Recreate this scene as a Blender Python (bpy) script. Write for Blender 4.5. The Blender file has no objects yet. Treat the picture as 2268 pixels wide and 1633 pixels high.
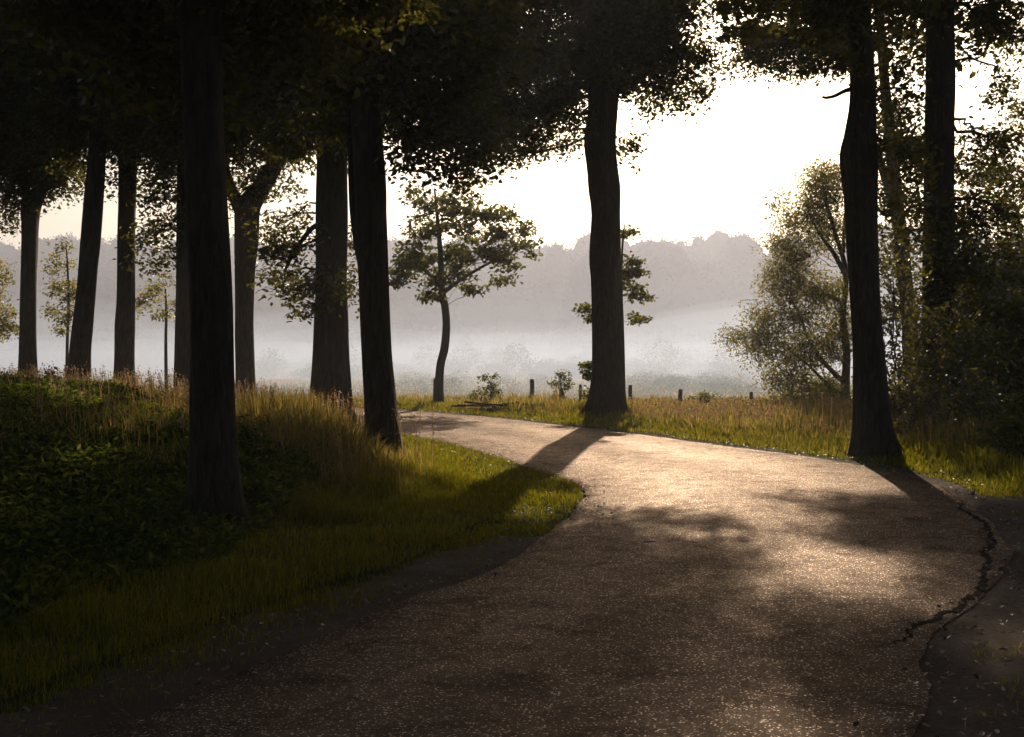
import bpy, math, random
import numpy as np
from mathutils import noise as mnoise, Vector

random.seed(7)
RNG = np.random.default_rng(11)
SC = bpy.context.scene
COL = SC.collection

# ------------------------------------------------------------------ camera model
F = 2600.0                      # focal length in units of the 2267-wide picture
CX, CY, HOR = 1133.5, 816.5, 780.0
CAM_Z = 1.6
TH = math.atan((CY - HOR) / F)
SUN_AZ = math.radians(8.8)      # right of the view axis
SUN_EL = math.radians(24.0)


def at(px, py, d):
    """point at depth d along the view axis seen at (px, py)"""
    u, v = (px - CX) / F, (CY - py) / F
    dy = math.cos(TH) + v * math.sin(TH)
    dz = -math.sin(TH) + v * math.cos(TH)
    s = d / dy
    return np.array([u * s, d, CAM_Z + dz * s])


# ------------------------------------------------------------------ numpy helpers
def sstep(a, b, x):
    t = np.clip((x - a) / (b - a), 0, 1)
    return t * t * (3 - 2 * t)


def _hash(ix, iy, iz, seed):
    h = (ix * 374761393 + iy * 668265263 + iz * 2147483647 + seed * 1274126177) & 0xFFFFFFFF
    h = ((h ^ (h >> 13)) * 1274126177) & 0xFFFFFFFF
    h = h ^ (h >> 16)
    return (h & 0xFFFF) / 65535.0


def vnoise(p, seed=0):
    p = np.asarray(p, float)
    i = np.floor(p).astype(np.int64)
    f = p - i
    f = f * f * (3 - 2 * f)
    r = 0
    for dx in (0, 1):
        for dy in (0, 1):
            for dz in (0, 1):
                w = (f[..., 0] if dx else 1 - f[..., 0]) * (f[..., 1] if dy else 1 - f[..., 1]) * (f[..., 2] if dz else 1 - f[..., 2])
                r = r + w * _hash(i[..., 0] + dx, i[..., 1] + dy, i[..., 2] + dz, seed)
    return r


def vnoise2(x, y, s, seed=0):
    return vnoise(np.stack([x * s, y * s, np.zeros_like(x) + 0.37], -1), seed)


def unit(v):
    return v / np.maximum(np.linalg.norm(v, axis=-1, keepdims=True), 1e-9)


class MB:
    """collects geometry; build() links it as ONE mesh object"""
    def __init__(self):
        self.V, self.Q, self.T, self.n = [], [], [], 0

    def add(self, v, q=None, t=None):
        v = np.asarray(v, float).reshape(-1, 3)
        if q is not None and len(q):
            self.Q.append(np.asarray(q, np.int64).reshape(-1, 4) + self.n)
        if t is not None and len(t):
            self.T.append(np.asarray(t, np.int64).reshape(-1, 3) + self.n)
        self.V.append(v)
        self.n += len(v)

    def build(self, name, mat, parent=None, origin=(0, 0, 0), smooth=False):
        V = np.concatenate(self.V) - np.asarray(origin, float)
        Q = np.concatenate(self.Q) if self.Q else np.zeros((0, 4), np.int64)
        T = np.concatenate(self.T) if self.T else np.zeros((0, 3), np.int64)
        me = bpy.data.meshes.new(name)
        me.vertices.add(len(V))
        me.vertices.foreach_set('co', V.astype(np.float32).ravel())
        li = np.concatenate([Q.ravel(), T.ravel()]).astype(np.int32)
        me.loops.add(len(li))
        me.loops.foreach_set('vertex_index', li)
        me.polygons.add(len(Q) + len(T))
        st = np.concatenate([np.arange(len(Q)) * 4, len(Q) * 4 + np.arange(len(T)) * 3]).astype(np.int32)
        me.polygons.foreach_set('loop_start', st)
        me.update(calc_edges=True)
        me.validate()
        if smooth:
            me.polygons.foreach_set('use_smooth', np.ones(len(me.polygons), bool))
        me.materials.append(mat)
        o = bpy.data.objects.new(name, me)
        COL.objects.link(o)
        if parent is not None:
            o.parent = parent
        else:
            o.location = tuple(float(a) for a in origin)
        return o


def tag(o, label=None, cat=None, group=None, kind=None):
    if label: o['label'] = label
    if cat: o['category'] = cat
    if group: o['group'] = group
    if kind: o['kind'] = kind
    return o


def empty(name, loc):
    o = bpy.data.objects.new(name, None)
    o.location = tuple(float(a) for a in loc)
    o.empty_display_size = 0.3
    COL.objects.link(o)
    return o


def frames(pts):
    t = unit(np.gradient(pts, axis=0))
    ref = np.array([1.0, 0, 0]) if abs(t[0][0]) < 0.9 else np.array([0, 1.0, 0])
    n = unit(ref - t[0] * np.dot(ref, t[0]))
    N = []
    for i in range(len(pts)):
        n = unit(n - t[i] * np.dot(n, t[i]))
        N.append(n)
    N = np.array(N)
    return t, N, np.cross(t, N)


def tube(mb, pts, rad, k=6, cap=True):
    pts = np.asarray(pts, float)
    rad = np.asarray(rad, float)
    t, N, B = frames(pts)
    a = np.linspace(0, 2 * math.pi, k, endpoint=False)
    ring = np.cos(a)[None, :, None] * N[:, None] + np.sin(a)[None, :, None] * B[:, None]
    v = pts[:, None] + ring * (rad[:, None, None] if rad.ndim == 1 else rad[:, :, None])
    n = len(pts)
    i = np.arange(n - 1)[:, None] * k
    j = np.arange(k)[None, :]
    j2 = (j + 1) % k
    q = np.stack([i + j, i + j2, i + k + j2, i + k + j], -1).reshape(-1, 4)
    v = v.reshape(-1, 3)
    tr = []
    if cap:
        v = np.concatenate([v, pts[-1:], pts[:1]])
        c = n * k
        tr = [[(n - 1) * k + jj, (n - 1) * k + (jj + 1) % k, c] for jj in range(k)]
        tr += [[(jj + 1) % k, jj, c + 1] for jj in range(k)]
    mb.add(v, q, tr)


def smooth_path(P, n):
    """Catmull-Rom through the rows of P"""
    P = np.asarray(P, float)
    m = len(P)
    if m == 2:
        s = np.linspace(0, 1, n)[:, None]
        return P[0] * (1 - s) + P[1] * s
    A = np.vstack([2 * P[0] - P[1], P, 2 * P[-1] - P[-2]])
    u = np.linspace(0, m - 1 - 1e-6, n)
    i = np.floor(u).astype(int)
    f = (u - i)[:, None]
    p0, p1, p2, p3 = A[i], A[i + 1], A[i + 2], A[i + 3]
    return 0.5 * (2 * p1 + (p2 - p0) * f + (2 * p0 - 5 * p1 + 4 * p2 - p3) * f ** 2 + (3 * p1 - p0 - 3 * p2 + p3) * f ** 3)


LEAF = np.array([[0, 0, 0], [.34, .24, .07], [.70, .27, .05], [1, 0, -.08], [.70, -.27, .05], [.34, -.24, .07]])
NARROW = np.array([[0, 0, 0], [.33, .19, .04], [.66, .16, .04], [1, 0, -.04], [.66, -.16, .04], [.33, -.19, .04]])


def leaves(mb, P, size, rng, up=0.6, droop=0.3, shape=LEAF):
    n = len(P)
    if n == 0:
        return
    nor = rng.normal(size=(n, 3))
    nor[:, 2] = np.abs(nor[:, 2]) + up
    nor = unit(nor)
    d = rng.normal(size=(n, 3))
    d[:, 2] -= droop
    d = unit(d - nor * np.sum(d * nor, 1, keepdims=True))
    b = np.cross(nor, d)
    s = size * rng.uniform(0.65, 1.25, (n, 1)) if np.isscalar(size) else np.asarray(size)[:, None]
    v = P[:, None] + s[:, None] * (shape[None, :, 0:1] * d[:, None] + shape[None, :, 1:2] * b[:, None] + shape[None, :, 2:3] * nor[:, None])
    i = np.arange(n)[:, None] * 6
    q = np.concatenate([i + np.array([[0, 1, 2, 3]]), i + np.array([[0, 3, 4, 5]])])
    mb.add(v.reshape(-1, 3), q)


def blades(mb, P, h, w, rng, lean=0.35, wind=(0, 0)):
    """grass blades: a quad and a tip triangle each"""
    n = len(P)
    if n == 0:
        return
    a = rng.uniform(0, 2 * math.pi, n)
    side = np.stack([np.cos(a), np.sin(a), np.zeros(n)], 1)
    la = rng.uniform(0, 2 * math.pi, n)
    lm = np.abs(rng.normal(0, lean, n))
    L = np.stack([np.cos(la) * lm + wind[0], np.sin(la) * lm + wind[1], np.zeros(n)], 1)
    h = np.asarray(h)[:, None]
    w = np.asarray(w)[:, None]
    up = np.array([0, 0, 1.0])
    mid = P + up * h * .55 + L * h * .28
    tip = P + up * h * (1 - .25 * np.minimum(lm, 1.2)[:, None]) + L * h * .95
    v = np.stack([P - side * w * .5, P + side * w * .5, mid + side * w * .42, mid - side * w * .42, tip], 1).reshape(-1, 3)
    i = np.arange(n)[:, None] * 5
    mb.add(v, i + np.array([[0, 1, 2, 3]]), i + np.array([[3, 2, 4]]))


# ------------------------------------------------------------------ the road's edges and the lie of the land
LEFT = np.array([(-12, -7), (-6.2, -1.2), (-3.6, 2.0), (-1.80, 4.8), (-1.41, 5.78), (-1.08, 6.5), (-.68, 7.56), (-.17, 8.49), (.26, 10.15), (.64, 11.9),
                 (.80, 13.4), (.62, 14.86), (.23, 16.1), (-1.03, 20.1), (-2.06, 22.5), (-3.3, 24.8), (-6, 28.3), (-12, 32), (-24, 35)])
RIGHT = np.array([(-6, -8), (-1.9, -2), (.2, 2.0), (1.66, 4.88), (2.28, 6.4), (3.13, 7.7), (3.9, 9.24), (4.49, 10.95), (5.0, 13.2), (5.15, 15), (4.74, 17.2),
                  (3.59, 20), (2.7, 22.2), (1.82, 24), (.68, 26.3), (-.95, 29.3), (-3, 32), (-7, 35.2), (-13, 38), (-24, 40)])


def dense(P, step=0.15):
    Q = smooth_path(P, 1500)
    s = np.concatenate([[0], np.cumsum(np.linalg.norm(np.diff(Q, axis=0), axis=1))])
    n = int(s[-1] / step)
    t = np.linspace(0, s[-1], n)
    return np.stack([np.interp(t, s, Q[:, 0]), np.interp(t, s, Q[:, 1])], 1)


LD, RD = dense(LEFT), dense(RIGHT)
POLY = np.concatenate([dense(LEFT, .5), dense(RIGHT, .5)[::-1]])


def dist(x, y, D):
    x = np.asarray(x, float).ravel()
    y = np.asarray(y, float).ravel()
    out = np.empty(len(x))
    D = D[::2]
    for s in range(0, len(x), 20000):
        e = slice(s, s + 20000)
        out[e] = np.sqrt(((x[e, None] - D[None, :, 0]) ** 2 + (y[e, None] - D[None, :, 1]) ** 2).min(1))
    return out


def inside(x, y, P=POLY):
    x = np.asarray(x, float).ravel()
    y = np.asarray(y, float).ravel()
    c = np.zeros(len(x), bool)
    for a, b in zip(P, np.roll(P, -1, 0)):
        k = (a[1] > y) != (b[1] > y)
        if abs(b[1] - a[1]) > 1e-12:
            c ^= k & (x < (b[0] - a[0]) * (y - a[1]) / (b[1] - a[1]) + a[0])
    return c


def zones(x, y):
    """inside road, distance to left edge, distance to right edge, left-hand side?"""
    ins = inside(x, y)
    dl, dr = dist(x, y, LD), dist(x, y, RD)
    return ins, dl, dr, (~ins) & (dl < dr)


def ground_z(x, y):
    x = np.asarray(x, float); y = np.asarray(y, float)
    shp = x.shape
    x, y = x.ravel(), y.ravel()
    near = (np.abs(x) < 60) & (y < 90) & (y > -30)
    z = np.zeros(len(x))
    ins, dl, dr, left = (np.zeros(len(x), bool), np.full(len(x), 30.), np.full(len(x), 30.), x < 0)
    if near.any():
        a, b, c, d = zones(x[near], y[near])
        ins[near], dl[near], dr[near], left[near] = a, b, c, d
    off = np.where(ins, 0, np.minimum(dl, dr))
    z += np.where(left, .42 * sstep(1.4, 5.5, off) * sstep(7, 15, y) * (1 - sstep(26, 34, y)), 0)
    z += np.where(~left & ~ins, .10 * sstep(.6, 2.5, off) * (1 - sstep(28, 35, y)), 0)
    drop = sstep(.5, 10, off) * sstep(35, 60, y)
    z -= 1.0 * drop
    z += (vnoise2(x, y, .45, 3) - .5) * .12 * sstep(.3, 2.0, off) * (1 - .5 * sstep(40, 90, y))
    z += (vnoise2(x, y, .05, 5) - .5) * .8 * sstep(70, 160, np.hypot(x, y))
    trk = (~ins & ~left & (dr < 5.5) & (y < 15.5) & (y > -3)) | (~ins & left & (dl < .75) & (y < 11) & (y > 0))
    z = np.where(trk, np.minimum(z, 0) * .3 - .035, z)
    z -= np.where(ins, .03, .0)
    return z.reshape(shp)


def gz(x, y):
    return float(ground_z(np.array([x]), np.array([y]))[0])


# ------------------------------------------------------------------ materials
class NT:
    def __init__(self, name):
        self.m = bpy.data.materials.new(name)
        self.m.use_nodes = True
        self.t = self.m.node_tree
        for n in list(self.t.nodes):
            self.t.nodes.remove(n)
        self.out = self.t.nodes.new('ShaderNodeOutputMaterial')

    def n(self, typ, **kw):
        nd = self.t.nodes.new(typ)
        for k, v in kw.items():
            if k in nd.inputs.keys() if hasattr(nd.inputs, 'keys') else False:
                nd.inputs[k].default_value = v
            else:
                setattr(nd, k, v)
        return nd

    def l(self, a, b):
        self.t.links.new(a, b)


def rgba(c):
    return (c[0], c[1], c[2], 1)


def ramp(nt, fac, stops):
    r = nt.n('ShaderNodeValToRGB')
    while len(r.color_ramp.elements) < len(stops):
        r.color_ramp.elements.new(.5)
    for e, (p, c) in zip(r.color_ramp.elements, stops):
        e.position = p
        e.color = rgba(c)
    nt.l(fac, r.inputs['Fac'])
    return r.outputs['Color']


def noise(nt, scale, detail=4, rough=.55, vec=None, dist=0):
    n = nt.n('ShaderNodeTexNoise')
    n.inputs['Scale'].default_value = scale
    n.inputs['Detail'].default_value = detail
    n.inputs['Roughness'].default_value = rough
    n.inputs['Distortion'].default_value = dist
    if vec is not None:
        nt.l(vec, n.inputs['Vector'])
    return n.outputs['Fac']


def coords(nt, scale=(1, 1, 1), world=False):
    if world:
        g = nt.n('ShaderNodeNewGeometry').outputs['Position']
    else:
        g = nt.n('ShaderNodeTexCoord').outputs['Object']
    m = nt.n('ShaderNodeMapping')
    m.inputs['Scale'].default_value = scale
    nt.l(g, m.inputs['Vector'])
    return m.outputs['Vector']


def leaf_mat(name, stops, trans=.4, gloss=.12, tint=(1, 1, 1)):
    nt = NT(name)
    rnd = nt.n('ShaderNodeNewGeometry').outputs['Random Per Island']
    col = ramp(nt, rnd, stops)
    d = nt.n('ShaderNodeBsdfDiffuse')
    nt.l(col, d.inputs['Color'])
    tr = nt.n('ShaderNodeBsdfTranslucent')
    mul = nt.n('ShaderNodeMixRGB', blend_type='MULTIPLY')
    mul.inputs['Fac'].default_value = 1
    nt.l(col, mul.inputs['Color1'])
    mul.inputs['Color2'].default_value = rgba(tint)
    nt.l(mul.outputs['Color'], tr.inputs['Color'])
    mx = nt.n('ShaderNodeMixShader')
    mx.inputs['Fac'].default_value = trans
    nt.l(d.outputs[0], mx.inputs[1]); nt.l(tr.outputs[0], mx.inputs[2])
    gl = nt.n('ShaderNodeBsdfGlossy')
    gl.inputs['Roughness'].default_value = .42
    gl.inputs['Color'].default_value = (1, 1, 1, 1)
    fr = nt.n('ShaderNodeFresnel'); fr.inputs['IOR'].default_value = 1.38
    ml = nt.n('ShaderNodeMath', operation='MULTIPLY'); nt.l(fr.outputs[0], ml.inputs[0]); ml.inputs[1].default_value = gloss * 1.6
    m2 = nt.n('ShaderNodeMixShader')
    nt.l(ml.outputs[0], m2.inputs[0]); nt.l(mx.outputs[0], m2.inputs[1]); nt.l(gl.outputs[0], m2.inputs[2])
    nt.l(m2.outputs[0], nt.out.inputs['Surface'])
    return nt.m


def bark_mat(name, dark, light, sc=1.0):
    nt = NT(name)
    v = coords(nt, (9 * sc, 9 * sc, 1.6 * sc))
    n1 = noise(nt, 2.2, 6, .65, v, .6)
    n2 = noise(nt, 1.1, 3, .5, coords(nt, (1, 1, .5)))
    col = ramp(nt, n1, [(.3, dark), (.72, light)])
    moss = nt.n('ShaderNodeMixRGB', blend_type='MIX')
    mr = ramp(nt, n2, [(.5, (0, 0, 0)), (.72, (.55, .55, .55))])
    nt.l(mr, moss.inputs['Fac'])
    nt.l(col, moss.inputs['Color1'])
    moss.inputs['Color2'].default_value = (dark[0] * .9, dark[1] * 1.35, dark[2] * .9, 1)
    b = nt.n('ShaderNodeBsdfPrincipled')
    nt.l(moss.outputs[0], b.inputs['Base Color'])
    b.inputs['Roughness'].default_value = .9
    b.inputs['Specular IOR Level'].default_value = .2
    bp = nt.n('ShaderNodeBump')
    bp.inputs['Strength'].default_value = 1
    bp.inputs['Distance'].default_value = .06
    nt.l(n1, bp.inputs['Height'])
    nt.l(bp.outputs[0], b.inputs['Normal'])
    nt.l(b.outputs[0], nt.out.inputs['Surface'])
    return nt.m


def soil_mat(name, stops, scale=1.0, rough=.95, bump=.02, spec=.02):
    nt = NT(name)
    v = coords(nt, (1, 1, 1), True)
    n1 = noise(nt, .55 * scale, 8, .62, v, .4)
    n2 = noise(nt, 26 * scale, 5, .7, v)
    mx = nt.n('ShaderNodeMath', operation='MULTIPLY_ADD')
    nt.l(n2, mx.inputs[0]); mx.inputs[1].default_value = .45
    ad = nt.n('ShaderNodeMath', operation='SUBTRACT'); nt.l(n1, ad.inputs[0]); ad.inputs[1].default_value = .22
    nt.l(ad.outputs[0], mx.inputs[2])
    col = ramp(nt, mx.outputs[0], stops)
    b = nt.n('ShaderNodeBsdfPrincipled')
    nt.l(col, b.inputs['Base Color'])
    b.inputs['Roughness'].default_value = rough
    b.inputs['Specular IOR Level'].default_value = spec
    bp = nt.n('ShaderNodeBump'); bp.inputs['Strength'].default_value = .8; bp.inputs['Distance'].default_value = bump
    nt.l(n2, bp.inputs['Height']); nt.l(bp.outputs[0], b.inputs['Normal'])
    nt.l(b.outputs[0], nt.out.inputs['Surface'])
    return nt.m


def asphalt_mat():
    nt = NT('worn_asphalt')
    v = coords(nt, (1, 1, 1), True)
    big = noise(nt, .8, 6, .6, v, .5)
    mid = noise(nt, 9, 4, .6, v)
    vor = nt.n('ShaderNodeTexVoronoi'); vor.inputs['Scale'].default_value = 130
    nt.l(v, vor.inputs['Vector'])
    bw = nt.n('ShaderNodeSeparateColor'); nt.l(vor.outputs['Color'], bw.inputs[0])
    base = ramp(nt, big, [(.3, (.024, .0155, .0125)), (.55, (.033, .0215, .0175)), (.75, (.046, .031, .025))])
    chips = ramp(nt, bw.outputs[0], [(0, (.7, .68, .66)), (.6, (1, 1, 1)), (.86, (1.1, 1.06, 1.02)), (.98, (1.5, 1.4, 1.3))])
    # two worn wheel tracks and a darker, mossier crown between them
    ac = nt.n('ShaderNodeAttribute', attribute_name='across').outputs['Fac']
    wv = nt.n('ShaderNodeMath', operation='MULTIPLY_ADD'); nt.l(noise(nt, .7, 3, .5, v), wv.inputs[0]); wv.inputs[1].default_value = .16
    nt.l(ac, wv.inputs[2])
    trk = ramp(nt, wv.outputs[0], [(.06, (.80, .78, .74)), (.20, (.92, .9, .88)), (.34, (1.22, 1.2, 1.18)), (.50, (.84, .84, .82)), (.60, (.9, .9, .88)), (.74, (1.2, 1.18, 1.16)), (.90, (.95, .93, .9)), (1, (.8, .76, .72))])
    pat = ramp(nt, noise(nt, 2.6, 7, .68, v, 1.2), [(.34, (.60, .58, .56)), (.5, (1, 1, 1)), (.68, (1.25, 1.22, 1.2))])
    wm = nt.n('ShaderNodeMixRGB', blend_type='MULTIPLY'); wm.inputs['Fac'].default_value = 1
    nt.l(base, wm.inputs['Color1']); nt.l(trk, wm.inputs['Color2'])
    wm2 = nt.n('ShaderNodeMixRGB', blend_type='MULTIPLY'); wm2.inputs['Fac'].default_value = 1
    nt.l(wm.outputs[0], wm2.inputs['Color1']); nt.l(pat, wm2.inputs['Color2'])
    base = wm2.outputs[0]
    m1 = nt.n('ShaderNodeMixRGB', blend_type='MULTIPLY'); m1.inputs['Fac'].default_value = 1
    nt.l(base, m1.inputs['Color1']); nt.l(chips, m1.inputs['Color2'])
    b = nt.n('ShaderNodeBsdfDiffuse')
    nt.l(m1.outputs[0], b.inputs['Color'])
    b.inputs['Roughness'].default_value = .6
    g = nt.n('ShaderNodeBsdfGlossy')
    g.inputs['Color'].default_value = (1, .82, .68, 1)
    rr = nt.n('ShaderNodeMapRange'); nt.l(bw.outputs[1], rr.inputs['Value'])
    rr.inputs['To Min'].default_value = .34; rr.inputs['To Max'].default_value = .55
    nt.l(rr.outputs[0], g.inputs['Roughness'])
    gf0 = ramp(nt, bw.outputs[0], [(0, (.043,) * 3), (.8, (.060,) * 3), (.93, (.11,) * 3), (.985, (.46,) * 3)])
    gm = nt.n('ShaderNodeMixRGB', blend_type='MULTIPLY'); gm.inputs['Fac'].default_value = 1
    nt.l(gf0, gm.inputs['Color1']); nt.l(trk, gm.inputs['Color2'])
    gm2 = nt.n('ShaderNodeMixRGB', blend_type='MULTIPLY'); gm2.inputs['Fac'].default_value = 1
    nt.l(gm.outputs[0], gm2.inputs['Color1']); nt.l(pat, gm2.inputs['Color2'])
    gf = gm2.outputs[0]
    mxs = nt.n('ShaderNodeMixShader')
    nt.l(gf, mxs.inputs[0]); nt.l(b.outputs[0], mxs.inputs[1]); nt.l(g.outputs[0], mxs.inputs[2])
    # chippings stand proud of the binder, each at its own tilt
    hsum = nt.n('ShaderNodeMath', operation='MULTIPLY_ADD')
    nt.l(vor.outputs['Distance'], hsum.inputs[0]); hsum.inputs[1].default_value = -1.0
    nt.l(bw.outputs[2], hsum.inputs[2])
    fine = noise(nt, 240, 2, .6, v)
    h2 = nt.n('ShaderNodeMath', operation='MULTIPLY_ADD'); nt.l(fine, h2.inputs[0]); h2.inputs[1].default_value = .8; nt.l(hsum.outputs[0], h2.inputs[2])
    bp = nt.n('ShaderNodeBump'); bp.inputs['Strength'].default_value = .75; bp.inputs['Distance'].default_value = .006
    nt.l(h2.outputs[0], bp.inputs['Height'])
    bp2 = nt.n('ShaderNodeBump'); bp2.inputs['Strength'].default_value = .5; bp2.inputs['Distance'].default_value = .02
    nt.l(mid, bp2.inputs['Height']); nt.l(bp.outputs[0], bp2.inputs['Normal'])
    nt.l(bp2.outputs[0], b.inputs['Normal'])
    nt.l(bp2.outputs[0], g.inputs['Normal'])
    nt.l(mxs.outputs[0], nt.out.inputs['Surface'])
    return nt.m


def volume_mat(name, dens, col, g):
    nt = NT(name)
    p = nt.n('ShaderNodeVolumePrincipled')
    p.inputs['Color'].default_value = rgba(col)
    p.inputs['Density'].default_value = dens
    p.inputs['Anisotropy'].default_value = g
    nt.l(p.outputs[0], nt.out.inputs['Volume'])
    return nt.m


M = dict(
    oak=leaf_mat('oak_leaf', [(0, (.035, .042, .012)), (.5, (.055, .060, .016)), (.85, (.075, .070, .018)), (1, (.075, .068, .02))], .5, .05, (1.8, 1.55, .5)),
    birch=leaf_mat('birch_leaf', [(0, (.06, .07, .025)), (.6, (.085, .095, .035)), (1, (.14, .12, .05))], .6, .03, (2.9, 2.35, 1.0)),
    young=leaf_mat('young_oak_leaf', [(0, (.05, .065, .018)), (.6, (.075, .085, .022)), (1, (.11, .10, .03))], .5, .02, (2.0, 1.75, .6)),
    bramble=leaf_mat('bramble_leaf', [(0, (.022, .032, .014)), (.55, (.034, .046, .018)), (.9, (.055, .066, .024)), (1, (.11, .09, .045))], .55, .0, (2.7, 2.6, .7)),
    lawn=leaf_mat('short_grass', [(0, (.034, .040, .010)), (.6, (.052, .057, .012)), (1, (.09, .080, .024))], .6, .0, (3.3, 2.85, .55)),
    tall=leaf_mat('tall_grass', [(0, (.06, .075, .02)), (.4, (.12, .12, .035)), (.7, (.21, .17, .065)), (1, (.30, .23, .11))], .55, .02, (1.5, 1.25, .6)),
    seed=leaf_mat('grass_seed_head', [(0, (.15, .105, .06)), (.6, (.24, .17, .10)), (1, (.32, .25, .15))], .4, .03, (1.2, 1, .8)),
    litter=leaf_mat('dry_leaf', [(0, (.06, .035, .018)), (.6, (.12, .07, .035)), (1, (.22, .15, .08))], .2, .05),
    wood_far=leaf_mat('far_leaf', [(0, (.018, .022, .014)), (1, (.026, .030, .018))], .04, .0),
    scrub=leaf_mat('pale_scrub_leaf', [(0, (.085, .10, .05)), (1, (.13, .135, .075))], .35, 0, (1.2, 1.2, .8)),
    bark=bark_mat('oak_bark', (.018, .013, .010), (.082, .058, .040)),
    bark_thin=bark_mat('young_bark', (.05, .04, .028), (.12, .095, .07), 2.5),
    post=bark_mat('weathered_post', (.07, .058, .045), (.17, .145, .115), 2),
    asphalt=asphalt_mat(),
    dirt=soil_mat('sandy_dirt', [(.2, (.045, .034, .027)), (.5, (.085, .065, .053)), (.8, (.16, .13, .105))], 1.4, bump=.06),
    soil=soil_mat('grassy_soil', [(.2, (.022, .022, .010)), (.5, (.040, .042, .016)), (.8, (.075, .066, .03))], 1.0),
    crack=soil_mat('crack_soil', [(.2, (.005, .004, .003)), (.8, (.014, .011, .009))], 3),
    pebble=soil_mat('pale_pebble', [(.2, (.25, .22, .19)), (.8, (.5, .46, .42))], 6),
)

# ------------------------------------------------------------------ ground, road, shoulders
def build_ground():
    mb = MB()
    r = np.concatenate([np.linspace(.0, 12, 60), np.geomspace(12.3, 60, 110), np.geomspace(62, 470, 60)])
    a = np.linspace(0, 2 * math.pi, 361)[:-1]
    # finer in the direction of view
    a = a + .55 * np.sin(2 * (a - math.pi / 2)) * -.5
    R, A = np.meshgrid(r, a, indexing='ij')
    x, y = R * np.cos(A), R * np.sin(A)
    z = ground_z(x, y)
    n, k = x.shape
    i = np.arange(n - 1)[:, None] * k
    j = np.arange(k)[None, :]
    j2 = (j + 1) % k
    q = np.stack([i + j, i + k + j, i + k + j2, i + j2], -1).reshape(-1, 4)
    mb.add(np.stack([x, y, z], -1).reshape(-1, 3), q)
    o = mb.build('ground', M['soil'], smooth=True)
    tag(o, 'dark grassy ground and misty meadow reaching to the far wood', 'ground', kind='structure')


def strip(name, mat, A, B, lift, label, cat, cross=14, rough_l=.0, rough_r=.0, seed=1, skirt=.04, crown=.0):
    n = 900
    A, B = dense(A, .08), dense(B, .08)
    s = np.linspace(0, 1, n)
    pa = np.stack([np.interp(s, np.linspace(0, 1, len(A)), A[:, 0]), np.interp(s, np.linspace(0, 1, len(A)), A[:, 1])], 1)
    pb = np.stack([np.interp(s, np.linspace(0, 1, len(B)), B[:, 0]), np.interp(s, np.linspace(0, 1, len(B)), B[:, 1])], 1)
    dirn = unit(pb - pa)
    for P, amp, sg, sd in ((pa, rough_l, -1, seed), (pb, rough_r, 1, seed + 5)):
        e = (vnoise2(P[:, 0], P[:, 1], 1.3, sd) - .5) * 1.2 + (vnoise2(P[:, 0], P[:, 1], 5, sd + 1) - .5) * .7 + (vnoise2(P[:, 0], P[:, 1], 16, sd + 2) - .5) * .4
        P += dirn * (sg * amp * e)[:, None]
    c = np.linspace(0, 1, cross)
    P = pa[:, None] * (1 - c)[None, :, None] + pb[:, None] * c[None, :, None]
    x, y = P[..., 0], P[..., 1]
    z = lift + crown * (1 - (2 * c - 1) ** 2)[None, :] + (vnoise2(x, y, .7, 8) - .5) * .02 * np.minimum(1, np.minimum(c, 1 - c) * 6)[None, :]
    # edges turn down into the soil
    x = np.concatenate([x[:, :1], x, x[:, -1:]], 1); y = np.concatenate([y[:, :1], y, y[:, -1:]], 1)
    z = np.concatenate([z[:, :1] - skirt, z, z[:, -1:] - skirt], 1)
    k = cross + 2
    i = np.arange(n - 1)[:, None] * k
    j = np.arange(k - 1)[None, :]
    q = np.stack([i + j, i + j + 1, i + k + j + 1, i + k + j], -1).reshape(-1, 4)
    mb = MB()
    mb.add(np.stack([x, y, z], -1).reshape(-1, 3), q)
    o = mb.build(name, mat, smooth=True)
    at_ = o.data.attributes.new('across', 'FLOAT', 'POINT')
    at_.data.foreach_set('value', np.tile(np.concatenate([[0], c, [1]]), n).astype(np.float32))
    tag(o, label, cat, kind='structure')
    return o


build_ground()
strip('road', M['asphalt'], LEFT, RIGHT, .004, 'worn brown asphalt lane curving away to the left between the trees', 'road', 24, .10, .12, crown=.03)


def offset(P, d):
    Q = dense(P, .3)
    t = unit(np.gradient(Q, axis=0))
    return Q + np.stack([-t[:, 1], t[:, 0]], 1) * d


# sandy shoulders slipped under the asphalt edge
LA = LEFT[2:9]
strip('dirt_verge', M['dirt'], offset(LA, .55), offset(LA, -.25), -.004, 'sandy strip between the lane and the shaded grass in the left foreground', 'verge', 8, .35, 0, seed=21)
RA = RIGHT[1:9]
strip('dirt_track', M['dirt'], offset(RA, .25), offset(RA, -4.5), -.004, 'brown dirt shoulder right of the lane by the cracked asphalt edge', 'track', 14, 0, .4, seed=31)
RB = RIGHT[8:17]
strip('gravel_edge', M['dirt'], offset(RB, .2), offset(RB, -.28), -.004, 'narrow crumbly earth edge along the far side of the lane', 'verge', 6, 0, .25, seed=41)


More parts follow.
